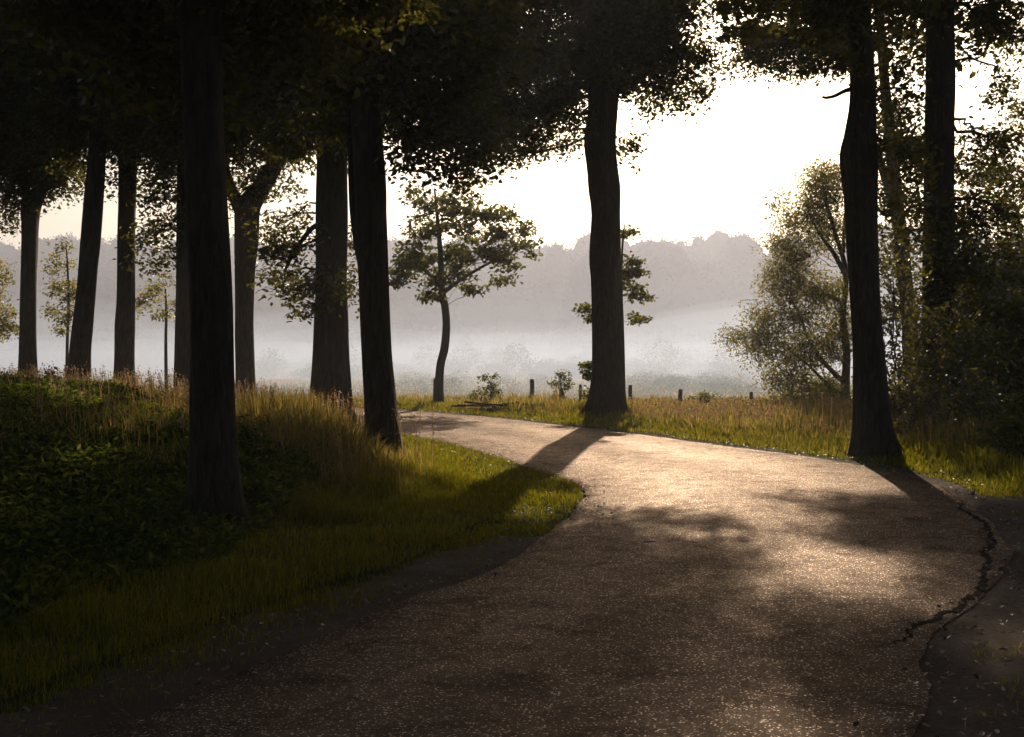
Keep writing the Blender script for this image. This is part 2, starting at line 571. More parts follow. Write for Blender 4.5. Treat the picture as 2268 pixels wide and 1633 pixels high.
def crack():
    t = unit(np.gradient(RD, axis=0))
    nn = np.stack([-t[:, 1], t[:, 0]], 1)
    k = (RD[:, 1] > 6.5) & (RD[:, 1] < 13.2) & (RD[:, 0] > 1)
    E = (RD + nn * (.11 + .03 * np.sin(RD[:, 1] * 2.3))[:, None])[k][::3]
    Q = dense(np.concatenate([[(1.86, 6.22), (2.05, 6.34)], E]), .02)
    n = len(Q)
    t = unit(np.gradient(Q, axis=0))
    nn = np.stack([-t[:, 1], t[:, 0]], 1)
    wob = (vnoise2(Q[:, 0], Q[:, 1], 4, 77) - .5) * .10 + (vnoise2(Q[:, 0], Q[:, 1], 14, 78) - .5) * .08 + (vnoise2(Q[:, 0], Q[:, 1], 40, 81) - .5) * .03
    s = np.linspace(0, 1, n)
    w = (.008 + .036 * vnoise2(Q[:, 0], Q[:, 1], 3.5, 79) ** 2 + .014 * vnoise2(Q[:, 0], Q[:, 1], 30, 80)) * np.minimum(1, np.minimum(s, 1 - s) * 6)
    c = Q + nn * wob[:, None]
    a, b = c + nn * w[:, None], c - nn * w[:, None]
    bpy.context.view_layer.update()
    road = bpy.data.objects['road']

    def hz(p):
        ok, loc, _n, _i = road.ray_cast(Vector((p[0], p[1], 2)), Vector((0, 0, -1)))
        return loc.z if ok else -.01
    za = np.array([hz(p) for p in a]) + .005
    zb = np.array([hz(p) for p in b]) + .005
    v = np.concatenate([np.c_[a, za], np.c_[b, zb]])
    i = np.arange(n - 1)
    mb = MB()
    mb.add(v, np.stack([i + n, i + n + 1, i + 1, i], 1))
    o = mb.build('asphalt_crack', M['crack'])
    tag(o, 'jagged dark crack along the broken right edge of the lane', 'crack', kind='structure')


crack()

# ------------------------------------------------------------------ trees
def trunk_mesh(mb, C, R, k=22, flare=.0, seed=0, ridge=.06):
    """C centres, R radii; a bark-ridged tapering tube with root buttresses"""
    C = np.asarray(C); R = np.asarray(R)
    L = np.concatenate([[0], np.cumsum(np.linalg.norm(np.diff(C, axis=0), axis=1))])
    n = max(12, int(L[-1] / .09))
    s = np.linspace(0, L[-1], n)
    sm = smooth_path(np.c_[C, R], 400)
    ls = np.concatenate([[0], np.cumsum(np.linalg.norm(np.diff(sm[:, :3], axis=0), axis=1))])
    pts = np.stack([np.interp(s, ls * L[-1] / ls[-1], sm[:, i]) for i in range(4)], 1)
    a = np.linspace(0, 2 * math.pi, k, endpoint=False)
    hh = s[:, None]
    ca, sa = np.cos(a)[None], np.sin(a)[None]
    o = np.ones_like(hh)
    p = np.stack([ca * 3.2 * o, sa * 3.2 * o, hh * .9 + 0 * ca], -1)
    p2 = np.stack([ca * 1.1 * o, sa * 1.1 * o, hh * .55 + 0 * ca], -1)
    rr = pts[:, 3:4] * (1 + ridge * 2 * (vnoise(p, seed) - .5) + .17 * (vnoise(p2, seed + 1) - .5) + .05 * (np.abs(vnoise(np.stack([ca * 5 * o, sa * 5 * o, hh * .45 + 0 * ca], -1), seed + 4) - .5) * 2 - .5))
    but = (.55 + .45 * np.cos(a * 5 + seed) + .3 * np.cos(a * 3 + seed * 2))[None]
    rr = rr * (1 + flare * np.exp(-hh / .28) * but + flare * .35 * np.exp(-hh / .8))
    tube(mb, pts[:, :3], rr, k)


def bezier(a, b, sag, n, rng):
    mid = (a + b) / 2 + rng.normal(0, .08, 3) * np.linalg.norm(b - a) + np.array([0, 0, sag])
    t = np.linspace(0, 1, n)[:, None]
    return a * (1 - t) ** 2 + 2 * mid * t * (1 - t) + b * t ** 2


def blob_points(rng, c, r, n, thr, seed, shell=.45):
    m = int(n * 3) + 8
    v = unit(rng.normal(size=(m, 3))) * (rng.uniform(0, 1, (m, 1)) ** shell)
    # ragged outline
    v *= (.72 + .5 * vnoise(unit(v) * 2.3 + 7, seed))[:, None]
    p = c + v * r
    keep = vnoise(p * .9, seed + 3) > thr
    return p[keep][:n]


def crown_blob(leafmb, twigmb, rng, start, c, r, per_m3, leaf, thr=.30, seed=0, cl_r=.42, limb_r=.06, twig=True, droop=.3, shape=LEAF, sag=.3, up=.6, hang=0, zf=.4):
    vol = 4.19 * r[0] * r[1] * r[2]
    per = 42
    ncl = max(4, int(vol * per_m3 / per))
    cs = blob_points(rng, c, r, ncl, thr, seed)
    if len(cs) == 0:
        return
    if start is not None:
        limb = bezier(start, c, sag, 10, rng)
        limb[1:-1] += rng.normal(0, .05, (8, 3))
        tube(twigmb, limb, np.linspace(limb_r, limb_r * .35, 10), 6)
        if twig:
            for q in cs:
                i = int(np.argmin(np.linalg.norm(limb - q, axis=1) + .25 * np.linalg.norm(limb - start, axis=1) * 0))
                i = max(0, i - 2)
                tube(twigmb, bezier(limb[i], q, .08, 4, rng), np.array([.020, .015, .010, .005]) * min(1.3, limb_r / .05), 3, False)
    n = rng.poisson(per, len(cs))
    idx = np.repeat(np.arange(len(cs)), n)
    cr = cl_r * rng.uniform(.6, 1.35, len(cs))
    P = cs[idx] + np.clip(rng.normal(size=(len(idx), 3)), -1.7, 1.7) * cr[idx][:, None] * np.array([.62, .62, zf])
    if hang:
        P[:, 2] -= np.abs(rng.normal(0, hang, len(P)))
    leaves(leafmb, P, leaf, rng, up, droop, shape)


def tree(name, label, cat, group, d, trunk, blobs, ext=None, upper=None, leafm='oak', leaf=.112, flare=.55, seed=1, bark='bark', per=560, extra_limbs=(), stub=None, base_z=None, cl_r=.33, zf=.40, shape=LEAF, droop=.3, hang=0, k=40, thr=.30, twig=True, droopy=True, up_thr=.33):
    """trunk: (px, py, half width px) from the ground up at depth d; blobs: (px, py, depth offset, rx px, ry px, depth radius m, density factor)"""
    rng = np.random.default_rng(seed * 101 + 5)
    C = [at(px, py, d) for px, py, hw in trunk]
    R = [hw * d / F for px, py, hw in trunk]
    bx = C[0][0]
    z0 = gz(bx, d) - .06
    C[0][2] = z0
    if ext:
        for dx, dy, dz, r in ext:
            C.append(C[-1] + np.array([dx, dy, dz])); R.append(r)
    base = np.array([bx, d, z0 + .06])
    root = empty(name, base)
    tag(root, label, cat, group)
    tm = MB()
    trunk_mesh(tm, C, R, k=k, flare=flare, seed=seed)
    tm.build('trunk', M[bark], root, base, smooth=True)
    C = np.array(C)
    path = smooth_path(C, 80)
    rad = smooth_path(np.c_[np.array(R), np.zeros((len(R), 2))], 80)[:, 0]
    lm, tw = MB(), MB()

    def start_for(c, below):
        i = int(np.argmin(np.abs(path[:, 2] - (c[2] - below)) + .15 * np.linalg.norm(path - c, axis=1)))
        return path[i], rad[i]
    for lp in extra_limbs:                    # (list of (px, py, depth offset, half width px))
        P = np.array([at(px, py, d + dd) for px, py, dd, hw in lp])
        Rr = np.array([hw * (d + dd) / F for px, py, dd, hw in lp])
        sp = smooth_path(np.c_[P, Rr], 16)
        tube(tw, sp[:, :3], np.maximum(sp[:, 3], .006), 10)
    for i, b in enumerate(blobs):
        px, py, dd, rx, ry, rd, den = b[:7]
        c = at(px, py, d + dd)
        s = (d + dd) / F
        r = np.array([rx * s, rd, ry * s])
        hd = np.linalg.norm(c[:2] - base[:2])
        st, rs = start_for(c, -.25 * hd if droopy else min(1.2, .35 * hd + .2))
        crown_blob(lm, tw, rng, st, c, r, per * den, leaf, thr, seed * 13 + i, cl_r, limb_r=min(.10, max(.012, rs * .3)) * min(1., (r[0] * r[1] * r[2]) ** (1 / 3) / 1.5), droop=droop, shape=shape, hang=hang, twig=twig, zf=zf)
    if upper:
        for i, (dx, dy, z, rx, ry, rz, den) in enumerate(upper):
            c = np.array([bx + dx, d + dy, z])
            st, rs = start_for(c, 1.5)
            crown_blob(lm, tw, rng, st, c, np.array([rx, ry, rz]), 60 * den, .21, up_thr, seed * 17 + i, .6, limb_r=.09, twig=True)
    tw.build('branches', M[bark], root, base, smooth=True)
    lm.build('crown', M[leafm], root, base)
    if stub:
        sm = MB()
        P = np.array([at(px, py, d + dd) for px, py, dd, hw in stub])
        Rr = np.array([hw * d / F for px, py, dd, hw in stub])
        sp = smooth_path(np.c_[P, Rr], 12)
        tube(sm, sp[:, :3], sp[:, 3], 8)
        o = sm.build('dead_branch', M[bark], root, base, smooth=True)
        o['label'] = 'bare curved dead branch stub'
    return root


OAKS = 'tall roadside oaks lining the lane'
UP = [(0, 0, 11, 3.6, 3.6, 2.2, 1), (-2.2, .8, 9.3, 2.4, 2.4, 1.6, 1), (2.2, -.6, 9.6, 2.4, 2.4, 1.6, 1), (.3, 2.3, 9.2, 2.4, 2.2, 1.6, 1), (0, 0, 14, 2.8, 2.8, 2.4, .9)]
UPGAP = [(-2.6, .5, 9.3, 1.5, 1.2, .9, 1.6), (.2, 1.0, 9.0, 1.3, 1.2, .8, 1.5), (-1.2, -.6, 10.9, 1.5, 1.2, .7, 1.5), (1.8, .5, 11.6, 1.7, 1.3, .8, 1.5), (-2.9, .6, 12.6, 1.2, 1.2, .7, 1.5), (.0, .2, 13.3, 1.6, 1.3, .7, 1.6), (3.0, -.2, 13.4, .9, 1, .6, 1.5), (-1.4, 0, 14.8, 1.2, 1, .6, 1.5), (1.2, .3, 15.2, 1.3, 1.1, .6, 1.5)]  # unseen upper crown, clumps shaped and spaced so sun dapples the lane
EXT = [(.05, .05, 2.5, .17), (-.1, .1, 3.0, .10), (.1, 0, 2.5, .04)]

# the big dark trunk in the left foreground
tree('oak_tree', 'widest dark oak trunk, nearest the camera among weeds in the left foreground', 'tree', OAKS, 10.1,
     [(482, 1195, 50), (477, 1100, 49), (470, 900, 47), (466, 700, 46), (458, 500, 46), (450, 300, 45), (445, 100, 45), (440, -100, 44)],
     [(440, -60, .5, 330, 150, 1.2, 1.3), (250, 60, .8, 190, 170, 1.0, 1.1), (130, -20, .3, 220, 150, 1.2, 1.2), (610, 40, .9, 190, 150, 1.1, 1.0), (760, -60, .5, 220, 130, 1.2, 1.1), (400, 180, 1.5, 180, 110, .9, .8)],
     ext=[(0, 0, 2.5, .14), (0, .1, 3, .09), (0, 0, 2, .03)], upper=[(0, 0, 9, 4, 4, 2.2, 1), (-3, 0, 7.5, 2.5, 2.5, 1.5, 1), (2.4, 0, 7.5, 2.4, 2.4, 1.4, 1)], flare=.7, seed=1, per=620)

tree('oak_tree', 'slim black oak leaning slightly left where the green verge narrows beside the lane', 'tree', OAKS, 17.3,
     [(852, 1030, 35), (846, 930, 34), (836, 800, 33), (828, 650, 33), (820, 500, 35), (818, 400, 36), (808, 250, 33), (802, 100, 31), (798, -60, 30)],
     [(960, 130, .4, 190, 170, 1.5, 1.1), (880, 40, 0, 200, 160, 1.4, 1.1), (1010, 300, .6, 125, 88, 1.1, 1.5), (930, 310, -.4, 75, 58, .8, 1.1), (950, 230, .2, 120, 80, 1.2, 1.2), (735, 160, .4, 130, 150, 1.3, 1.0), (760, 290, .3, 55, 70, .7, .8), (1080, 60, .3, 130, 140, 1.2, 1.0), (1050, 385, .8, 50, 34, .6, .9), (975, 380, .3, 40, 34, .6, .9), (1090, 340, .5, 50, 40, .7, .9), (890, 370, 0, 30, 26, .5, .5)],
     ext=EXT, upper=UP, seed=2, flare=.6, per=600, thr=.36,
     extra_limbs=[[(818, 600, 0, 24), (800, 540, .05, 17), (787, 470, .1, 13), (782, 400, .15, 11), (778, 320, .2, 10), (768, 230, .3, 8)]])

tree('oak_tree', 'stout oak with a flared foot in golden grass and a low leafy bough', 'tree', OAKS, 25.0,
     [(731, 905, 40), (731, 850, 40), (731, 780, 38), (733, 650, 36), (734, 500, 36), (736, 380, 36), (735, 250, 33), (733, 100, 30), (730, -40, 28)],
     [(690, 230, 0, 150, 150, 2.0, 1.2), (640, 110, .4, 200, 160, 2.2, 1.2), (800, 180, .4, 140, 140, 2.0, 1.0), (640, 560, -.6, 62, 52, .9, 1.4), (625, 625, -.4, 48, 40, .7, 1.3), (685, 640, -.8, 55, 50, .7, 1.4), (690, 690, -.8, 35, 26, .5, .8), (745, 640, -.9, 35, 50, .5, .9), (785, 640, -.3, 26, 60, .5, .8), (600, 500, -.1, 35, 30, .6, .4), (655, 480, .3, 40, 30, .6, .5), (780, 530, .2, 16, 50, .4, .8)],
     ext=EXT, upper=UP, seed=3, flare=.75, extra_limbs=[[(733, 520, -.2, 7), (700, 500, -.5, 6), (660, 545, -.6, 5), (630, 600, -.5, 3)], [(733, 560, -.3, 6), (710, 610, -.7, 4), (690, 660, -.8, 3)]])

tree('oak_tree', 'forked oak whose trunk splits in two, just right of the foreground trunk', 'tree', OAKS, 30.0,
     [(545, 880, 22), (543, 800, 21), (541, 700, 20), (541, 600, 22), (545, 520, 26), (548, 460, 28), (575, 420, 22), (605, 370, 19), (632, 300, 17), (655, 200, 15), (668, 60, 13)],
     [(560, 200, 0, 160, 130, 2.4, 1.2), (500, 320, .3, 70, 70, 1.2, .9), (600, 330, -.3, 70, 60, 1.2, 1.0), (640, 330, -.5, 45, 50, .8, 1.0), (535, 405, -.5, 45, 40, .8, .9), (560, 60, .3, 220, 130, 2.4, 1.2), (590, 425, -.3, 45, 40, .9, .6), (500, 450, .1, 30, 60, .8, .9), (650, 400, .3, 40, 50, .9, .5), (615, 490, .4, 45, 28, .7, .45)],
     ext=[(.1, 0, 2.5, .1), (0, 0, 3, .04)], upper=UP, seed=4, extra_limbs=[[(545, 490, 0, 18), (522, 440, .1, 15), (503, 400, .1, 13), (490, 330, .2, 11), (480, 230, .3, 8)]])

tree('oak_tree', 'oak trunk half hidden behind the left edge of the foreground trunk', 'tree', OAKS, 29.0,
     [(409, 860, 24), (409, 780, 22), (410, 600, 20), (412, 400, 19), (415, 200, 18), (418, 0, 16)],
     [(360, 440, -.2, 55, 60, .9, 1.0), (345, 520, -.3, 45, 60, .8, 1.0), (385, 560, -.2, 32, 45, .7, 1.0), (395, 470, .2, 32, 60, .8, .9), (330, 590, -.3, 28, 20, .4, .5), (400, 260, 0, 170, 150, 2.4, 1.2), (430, 90, 0, 200, 140, 2.4, 1.2)],
     ext=EXT, upper=UP, seed=5)

tree('oak_tree', 'straight bare oak trunk standing alone left of the foreground trunk', 'tree', OAKS, 30.5,
     [(276, 860, 24), (276, 800, 21.5), (277, 720, 22), (279, 650, 20), (280, 500, 19), (283, 400, 20), (285, 250, 18), (285, 100, 17), (284, -40, 16)],
     [(300, 240, 0, 130, 140, 2.2, 1.2), (250, 100, .3, 200, 150, 2.4, 1.2), (325, 370, .2, 50, 50, .9, .85), (240, 330, .2, 50, 60, .9, .8), (340, 60, 0, 150, 130, 2.2, 1.1)],
     ext=EXT, upper=UP, seed=6)

tree('oak_tree', 'oak with the trunk slanting up to the right, second from the left edge', 'tree', OAKS, 29.5,
     [(172, 860, 26), (176, 800, 23), (184, 720, 21.5), (192, 640, 21), (199, 540, 21), (207, 430, 20), (214, 330, 19), (220, 200, 18), (226, 50, 17)],
     [(200, 200, 0, 160, 130, 2.2, 1.25), (120, 90, .2, 200, 140, 2.4, 1.2), (160, 330, .1, 60, 50, 1.0, 1.0), (245, 400, .3, 20, 35, .5, .7), (200, 40, -.3, 170, 120, 2.2, 1.2)],
     ext=EXT, upper=UP, seed=7)

tree('oak_tree', 'leftmost oak, its trunk forking under dark leaves near the left edge', 'tree', OAKS, 32.0,
     [(62, 850, 21), (62, 780, 18), (63, 700, 17.5), (65, 600, 17), (67, 500, 19), (70, 455, 22), (92, 420, 15), (120, 370, 13), (150, 300, 11), (170, 200, 9)],
     [(60, 300, 0, 150, 120, 2.4, 1.3), (30, 430, -.3, 70, 60, 1.1, 1.1), (130, 390, .2, 70, 50, 1.1, .95), (20, 480, -.2, 45, 40, .8, .8), (90, 420, .3, 50, 35, .8, .8), (-60, 250, 0, 160, 180, 2.4, 1.2), (60, 120, 0, 220, 140, 2.4, 1.3), (145, 430, .2, 28, 22, .5, .7)],
     ext=[(.3, 0, 2.5, .08), (0, 0, 2, .03)], upper=UP, seed=8, extra_limbs=[[(68, 480, 0, 13), (58, 430, .1, 12), (45, 380, .1, 11), (30, 300, .2, 9), (15, 200, .2, 7)]])

# the oak that throws its shadow over the lane
tree('oak_tree', 'large swollen oak at the outside of the bend, its shadow crossing the lane', 'tree', OAKS, 27.7,
     [(1342, 940, 40), (1346, 880, 36), (1349, 800, 33.5), (1347, 700, 34), (1342, 620, 33), (1340, 570, 34), (1342, 480, 31), (1339, 420, 35), (1334, 370, 34), (1328, 310, 35), (1334, 240, 33), (1338, 150, 36), (1342, 40, 33), (1345, -60, 30)],
     [(1190, 130, 0, 150, 130, 2.0, 1.1), (1230, 240, -.3, 85, 65, 1.3, 1.0), (1120, 255, .2, 115, 80, 1.6, 1.5), (1060, 190, .4, 110, 110, 1.6, .9), (1140, 320, .2, 70, 42, .9, .8), (1330, 40, 0, 130, 130, 2.2, 1.25), (1330, 170, -1.0, 80, 60, .8, 1.0), (1440, 60, 0, 120, 95, 2.0, 1.2), (1430, 150, -.3, 95, 60, 1.4, 1.1), (1505, 130, .1, 70, 70, 1.3, 1.1), (1400, 215, -.2, 45, 28, .7, .8), (1470, 210, 0, 62, 34, .8, .8), (1535, 175, .2, 34, 50, .7, .8), (1265, 295, -.2, 36, 40, .7, 1.3), (1195, 320, 0, 55, 34, .9, 1.5), (1110, 345, .2, 46, 34, .9, 1.3), (1440, 238, 0, 42, 22, .6, 1.2), (1520, 225, .1, 42, 26, .7, 1.2), (1562, 185, .2, 24, 42, .6, 1.0), (1578, 95, .2, 26, 30, .6, .8), (1290, 262, -.3, 24, 40, .5, 1.0), (1385, 350, .2, 16, 34, .35, .45), (1398, 320, .2, 16, 12, .3, .4), (1250, -40, .3, 200, 90, 2.4, 1.2), (1480, -40, .3, 150, 80, 2.2, 1.1)],
     ext=[(.05, .05, 2.2, .24), (-.1, .1, 3.0, .13), (.1, 0, 2.5, .04)], upper=UPGAP, seed=9, flare=.7, thr=.35, per=540)

tree('oak_tree', 'oak right of the lane with a swelling on its left flank and a bare stub', 'tree', OAKS, 17.7,
     [(1938, 1030, 40), (1932, 960, 37), (1926, 860, 35), (1920, 760, 32), (1912, 640, 32), (1906, 540, 34), (1903, 440, 36), (1899, 350, 41), (1903, 300, 35), (1909, 220, 29), (1906, 120, 27), (1899, 0, 26), (1896, -80, 25)],
     [(1845, 60, 0, 60, 70, 1.0, 1.0), (1850, 145, -.1, 42, 30, .5, .8), (1815, 20, 0, 90, 60, 1.2, 1.0), (1880, -50, 0, 220, 70, 1.7, 1.1), (1700, -40, .2, 160, 60, 1.4, 1.0), (2000, 30, .6, 60, 60, .8, .2), (2010, 330, -.2, 60, 110, .9, .8), (1990, 220, -.2, 50, 60, .9, .4), (1985, 460, .2, 36, 50, .6, .6)],
     ext=EXT, upper=[(0, 0, 10, 3.2, 3.2, 2.0, 1), (-2, .5, 8.6, 2.2, 2.2, 1.5, 1), (2, -.5, 9, 2.2, 2.2, 1.5, 1)], seed=10, flare=.62, per=560, thr=.34,
     stub=[(1884, 198, 0, 6), (1868, 203, -.1, 4.5), (1848, 213, -.15, 4), (1830, 217, -.2, 3.5), (1820, 215, -.2, 2.5)])

tree('oak_tree', 'dark straight oak rising from the thicket near the right edge', 'tree', OAKS, 22.5,
     [(2072, 990, 36), (2074, 900, 34), (2076, 700, 33), (2078, 500, 32), (2080, 300, 32), (2081, 120, 31), (2080, -60, 30)],
     [(2190, 60, .3, 90, 60, 1.1, .75), (2160, 150, .4, 60, 50, .9, .7), (2240, 20, .2, 80, 60, 1.1, .8), (2000, 150, .3, 50, 80, .9, .5), (1985, 250, .4, 55, 60, .9, .8), (2060, 480, -1.0, 90, 90, .9, 1.1), (2170, 480, .2, 90, 80, 1.2, .95), (2240, 340, .4, 60, 100, 1.0, .6), (2170, 300, .3, 60, 60, .9, .75), (2240, 480, .4, 60, 90, 1.2, .75), (2120, 600, -.3, 100, 80, 1.1, 1.1), (2230, 180, .3, 60, 45, .8, .7), (2130, 400, .2, 50, 60, .9, .9), (1990, 360, .3, 45, 70, .8, .95), (1985, 60, .4, 50, 50, .8, .2)],
     ext=EXT, upper=UP, seed=12, per=460, thr=.37)

tree('oak_tree', 'slender oak slanting behind the stubbed trunk, half lost in leaves', 'tree', OAKS, 34.0,
     [(2030, 930, 19), (2022, 800, 18), (2010, 680, 16), (1998, 560, 16), (1985, 440, 14), (1972, 330, 13), (1960, 200, 11), (1950, 60, 9)],
     [(1985, 300, .2, 60, 90, 1.0, 1.0), (1960, 440, .1, 40, 60, .8, .9), (1975, 580, .2, 45, 60, .8, .65), (2040, 380, .2, 60, 90, 1.0, 1.0), (2020, 690, .3, 60, 50, .9, .6), (1975, 700, -.2, 35, 40, .6, .55), (1975, 840, .1, 30, 45, .5, .6), (1740, 100, -.3, 85, 62, 1.5, 1.5), (1830, 90, 0, 80, 75, 1.5, 1.4), (1850, 145, .2, 42, 28, .9, 1.1), (1665, 95, 0, 60, 62, 1.4, 1.25), (1690, 155, .1, 50, 26, .9, .9), (1770, 160, 0, 60, 26, .9, 1.0), (1635, 135, .2, 30, 34, .8, .8), (1715, 5, .1, 80, 36, 1.2, 1.4), (1600, -60, .3, 80, 45, 1.3, 1.2), (1700, -130, 0, 80, 40, 1.3, 1.2), (1800, -70, 0, 90, 50, 1.3, 1.2), (1850, -170, 0, 80, 40, 1.3, 1.2), (1940, -40, 0, 80, 60, 1.3, 1.1), (1990, 60, .2, 60, 50, 1.1, .6), (2050, 120, .2, 60, 70, 1.1, .6)],  # clumps above the frame are unseen, added to shade the lane
     ext=[(0, 0, 2, .06), (0, 0, 2, .03)], upper=[(0, 0, 14.5, 3, 3, 1.8, 1)], seed=13, flare=.3,
     extra_limbs=[[(1998, 560, 0, 11), (1975, 450, .1, 10), (1955, 380, .1, 9), (1938, 320, .1, 7)]])

tree('oak_tree', 'oak at the far right edge whose leafy side closes the picture', 'tree', OAKS, 30.0,
     [(2330, 930, 24), (2328, 700, 22), (2325, 400, 20), (2322, 100, 18), (2320, -100, 16)],
     [(2220, 420, 0, 80, 90, 1.3, .75), (2250, 560, 0, 70, 90, 1.3, 1.0), (2180, 640, .2, 70, 70, 1.2, 1.0), (2260, 250, 0, 50, 70, 1.2, .5), (2230, 100, 0, 70, 50, 1.2, .5), (2280, 700, .2, 80, 80, 1.2, 1.0), (2200, 320, .3, 50, 40, .9, .4)],
     ext=EXT, upper=[(0, 0, 14.5, 3.2, 3.2, 2, 1), (-3, 1, 14, 2, 2, 1.4, 1)], seed=14, per=480, thr=.38)

# avenue carried on out of view: unseen oaks added to darken the foreground
for i, (x, y, lab) in enumerate([(-5.4, 1.2, 'unseen oak added for shade just behind the camera on the left'), (4.6, -1.5, 'unseen oak added for shade behind the camera on the right'), (-9.5, 7.2, 'unseen oak added for shade deep in the left verge beyond the left edge of view'), (6.9, 6.0, 'unseen oak added for shade by the dirt shoulder beyond the right edge of view')]):
    def behind(x=x, y=y, lab=lab, i=i):
        rng = np.random.default_rng(900 + i)
        base = np.array([x, y, gz(x, y)])
        root = empty('oak_tree', base)
        tag(root, lab, 'tree', OAKS)
        tm, tw, lm = MB(), MB(), MB()
        C = np.array([base + np.array([.1 * math.sin(k), .1 * math.cos(k * 2), h]) for k, h in enumerate((-.06, 1.5, 3, 5, 8, 11, 14))])
        trunk_mesh(tm, C, np.array([.30, .26, .25, .24, .2, .12, .03]), flare=.5, seed=60 + i)
        tm.build('trunk', M['bark'], root, base, smooth=True)
        for k, (dx, dy, z, rx, ry, rz) in enumerate([(0, 0, 9, 4, 4, 2.2), (-2.5, 1, 7.4, 2.6, 2.6, 1.5), (2.5, -1, 7.6, 2.6, 2.6, 1.5), (.5, 2.6, 7.8, 2.6, 2.4, 1.5), (0, 0, 12, 3.2, 3.2, 2.2)]):
            c = base + np.array([dx, dy, z])
            st = C[min(5, int(np.argmin(np.abs(C[:, 2] - z + 1))))]
            crown_blob(lm, tw, rng, st, c, np.array([rx, ry, rz]), 60, .21, .33, 700 + i * 9 + k, .6, limb_r=.09)
        tw.build('branches', M['bark'], root, base, smooth=True)
        lm.build('crown', M['oak'], root, base)
    behind()

# smaller trees
tree('young_oak', 'young oak with a crooked thin trunk and spreading crown beyond the bend', 'tree', 'young trees beyond the lane', 36.0,
     [(972, 905, 10), (972, 860, 9), (975, 810, 8.5), (984, 770, 9), (988, 720, 8.5), (985, 680, 8.5), (978, 640, 8), (975, 560, 6), (968, 480, 4), (962, 420, 2)],
     [(960, 575, 0, 80, 42, 1.3, 1.0), (950, 500, .1, 62, 26, 1.0, .9), (1060, 575, .2, 85, 32, 1.1, 1.05), (1040, 525, .2, 60, 20, .9, .9), (1130, 550, .2, 62, 32, .9, 1.0), (1170, 510, .1, 30, 35, .6, .8), (900, 520, .1, 45, 25, .7, .9), (900, 590, 0, 42, 40, .7, 1.0), (985, 470, 0, 80, 50, 1.0, .85), (1060, 475, .2, 70, 40, .9, .8), (930, 430, 0, 50, 40, .7, .5), (1040, 420, .2, 50, 35, .7, .5), (990, 620, -.3, 60, 24, .8, .8), (1110, 622, .2, 38, 16, .5, .55), (1050, 640, 0, 28, 10, .4, .3), (880, 625, 0, 25, 16, .4, .5), (955, 655, -.2, 26, 10, .4, .5), (1090, 500, 0, 50, 40, .7, .9)],
     droopy=False, leafm='young', leaf=.15, flare=.5, seed=15, bark='bark_thin', per=420, zf=.24, cl_r=.30, k=12, thr=.27,
     extra_limbs=[[(980, 650, 0, 5), (1020, 620, .1, 4), (1070, 590, .2, 3), (1130, 560, .2, 2)], [(978, 640, 0, 4), (940, 600, -.1, 3), (905, 590, 0, 2)]])

tree('oak_sapling', 'slim sapling with tiers of leaves peeping from behind the swollen oak', 'sapling', 'young trees beyond the lane', 31.0,
     [(1377, 930, 5), (1375, 850, 4.5), (1376, 720, 4), (1376, 600, 3), (1380, 520, 2), (1384, 495, 1)],
     [(1390, 515, 0, 20, 18, .4, .7), (1392, 560, 0, 24, 14, .4, .7), (1400, 602, 0, 34, 9, .5, .7), (1408, 655, 0, 46, 14, .5, .8), (1420, 640, .1, 32, 8, .4, .5), (1405, 705, 0, 34, 10, .5, .7), (1302, 690, -.2, 30, 13, .35, .7), (1320, 702, -.2, 18, 10, .3, .7), (1395, 580, .1, 20, 9, .3, .5), (1386, 620, 0, 14, 70, .25, .45), (1400, 630, 0, 30, 40, .3, .2), (1306, 810, -.1, 12, 18, .3, .6), (1304, 830, -.1, 14, 10, .3, .6), (1308, 870, -.1, 12, 14, .3, .6)],
     droopy=False, leafm='young', leaf=.12, flare=.2, seed=16, bark='bark_thin', per=1300, cl_r=.21, zf=.22, k=8, thr=.2)

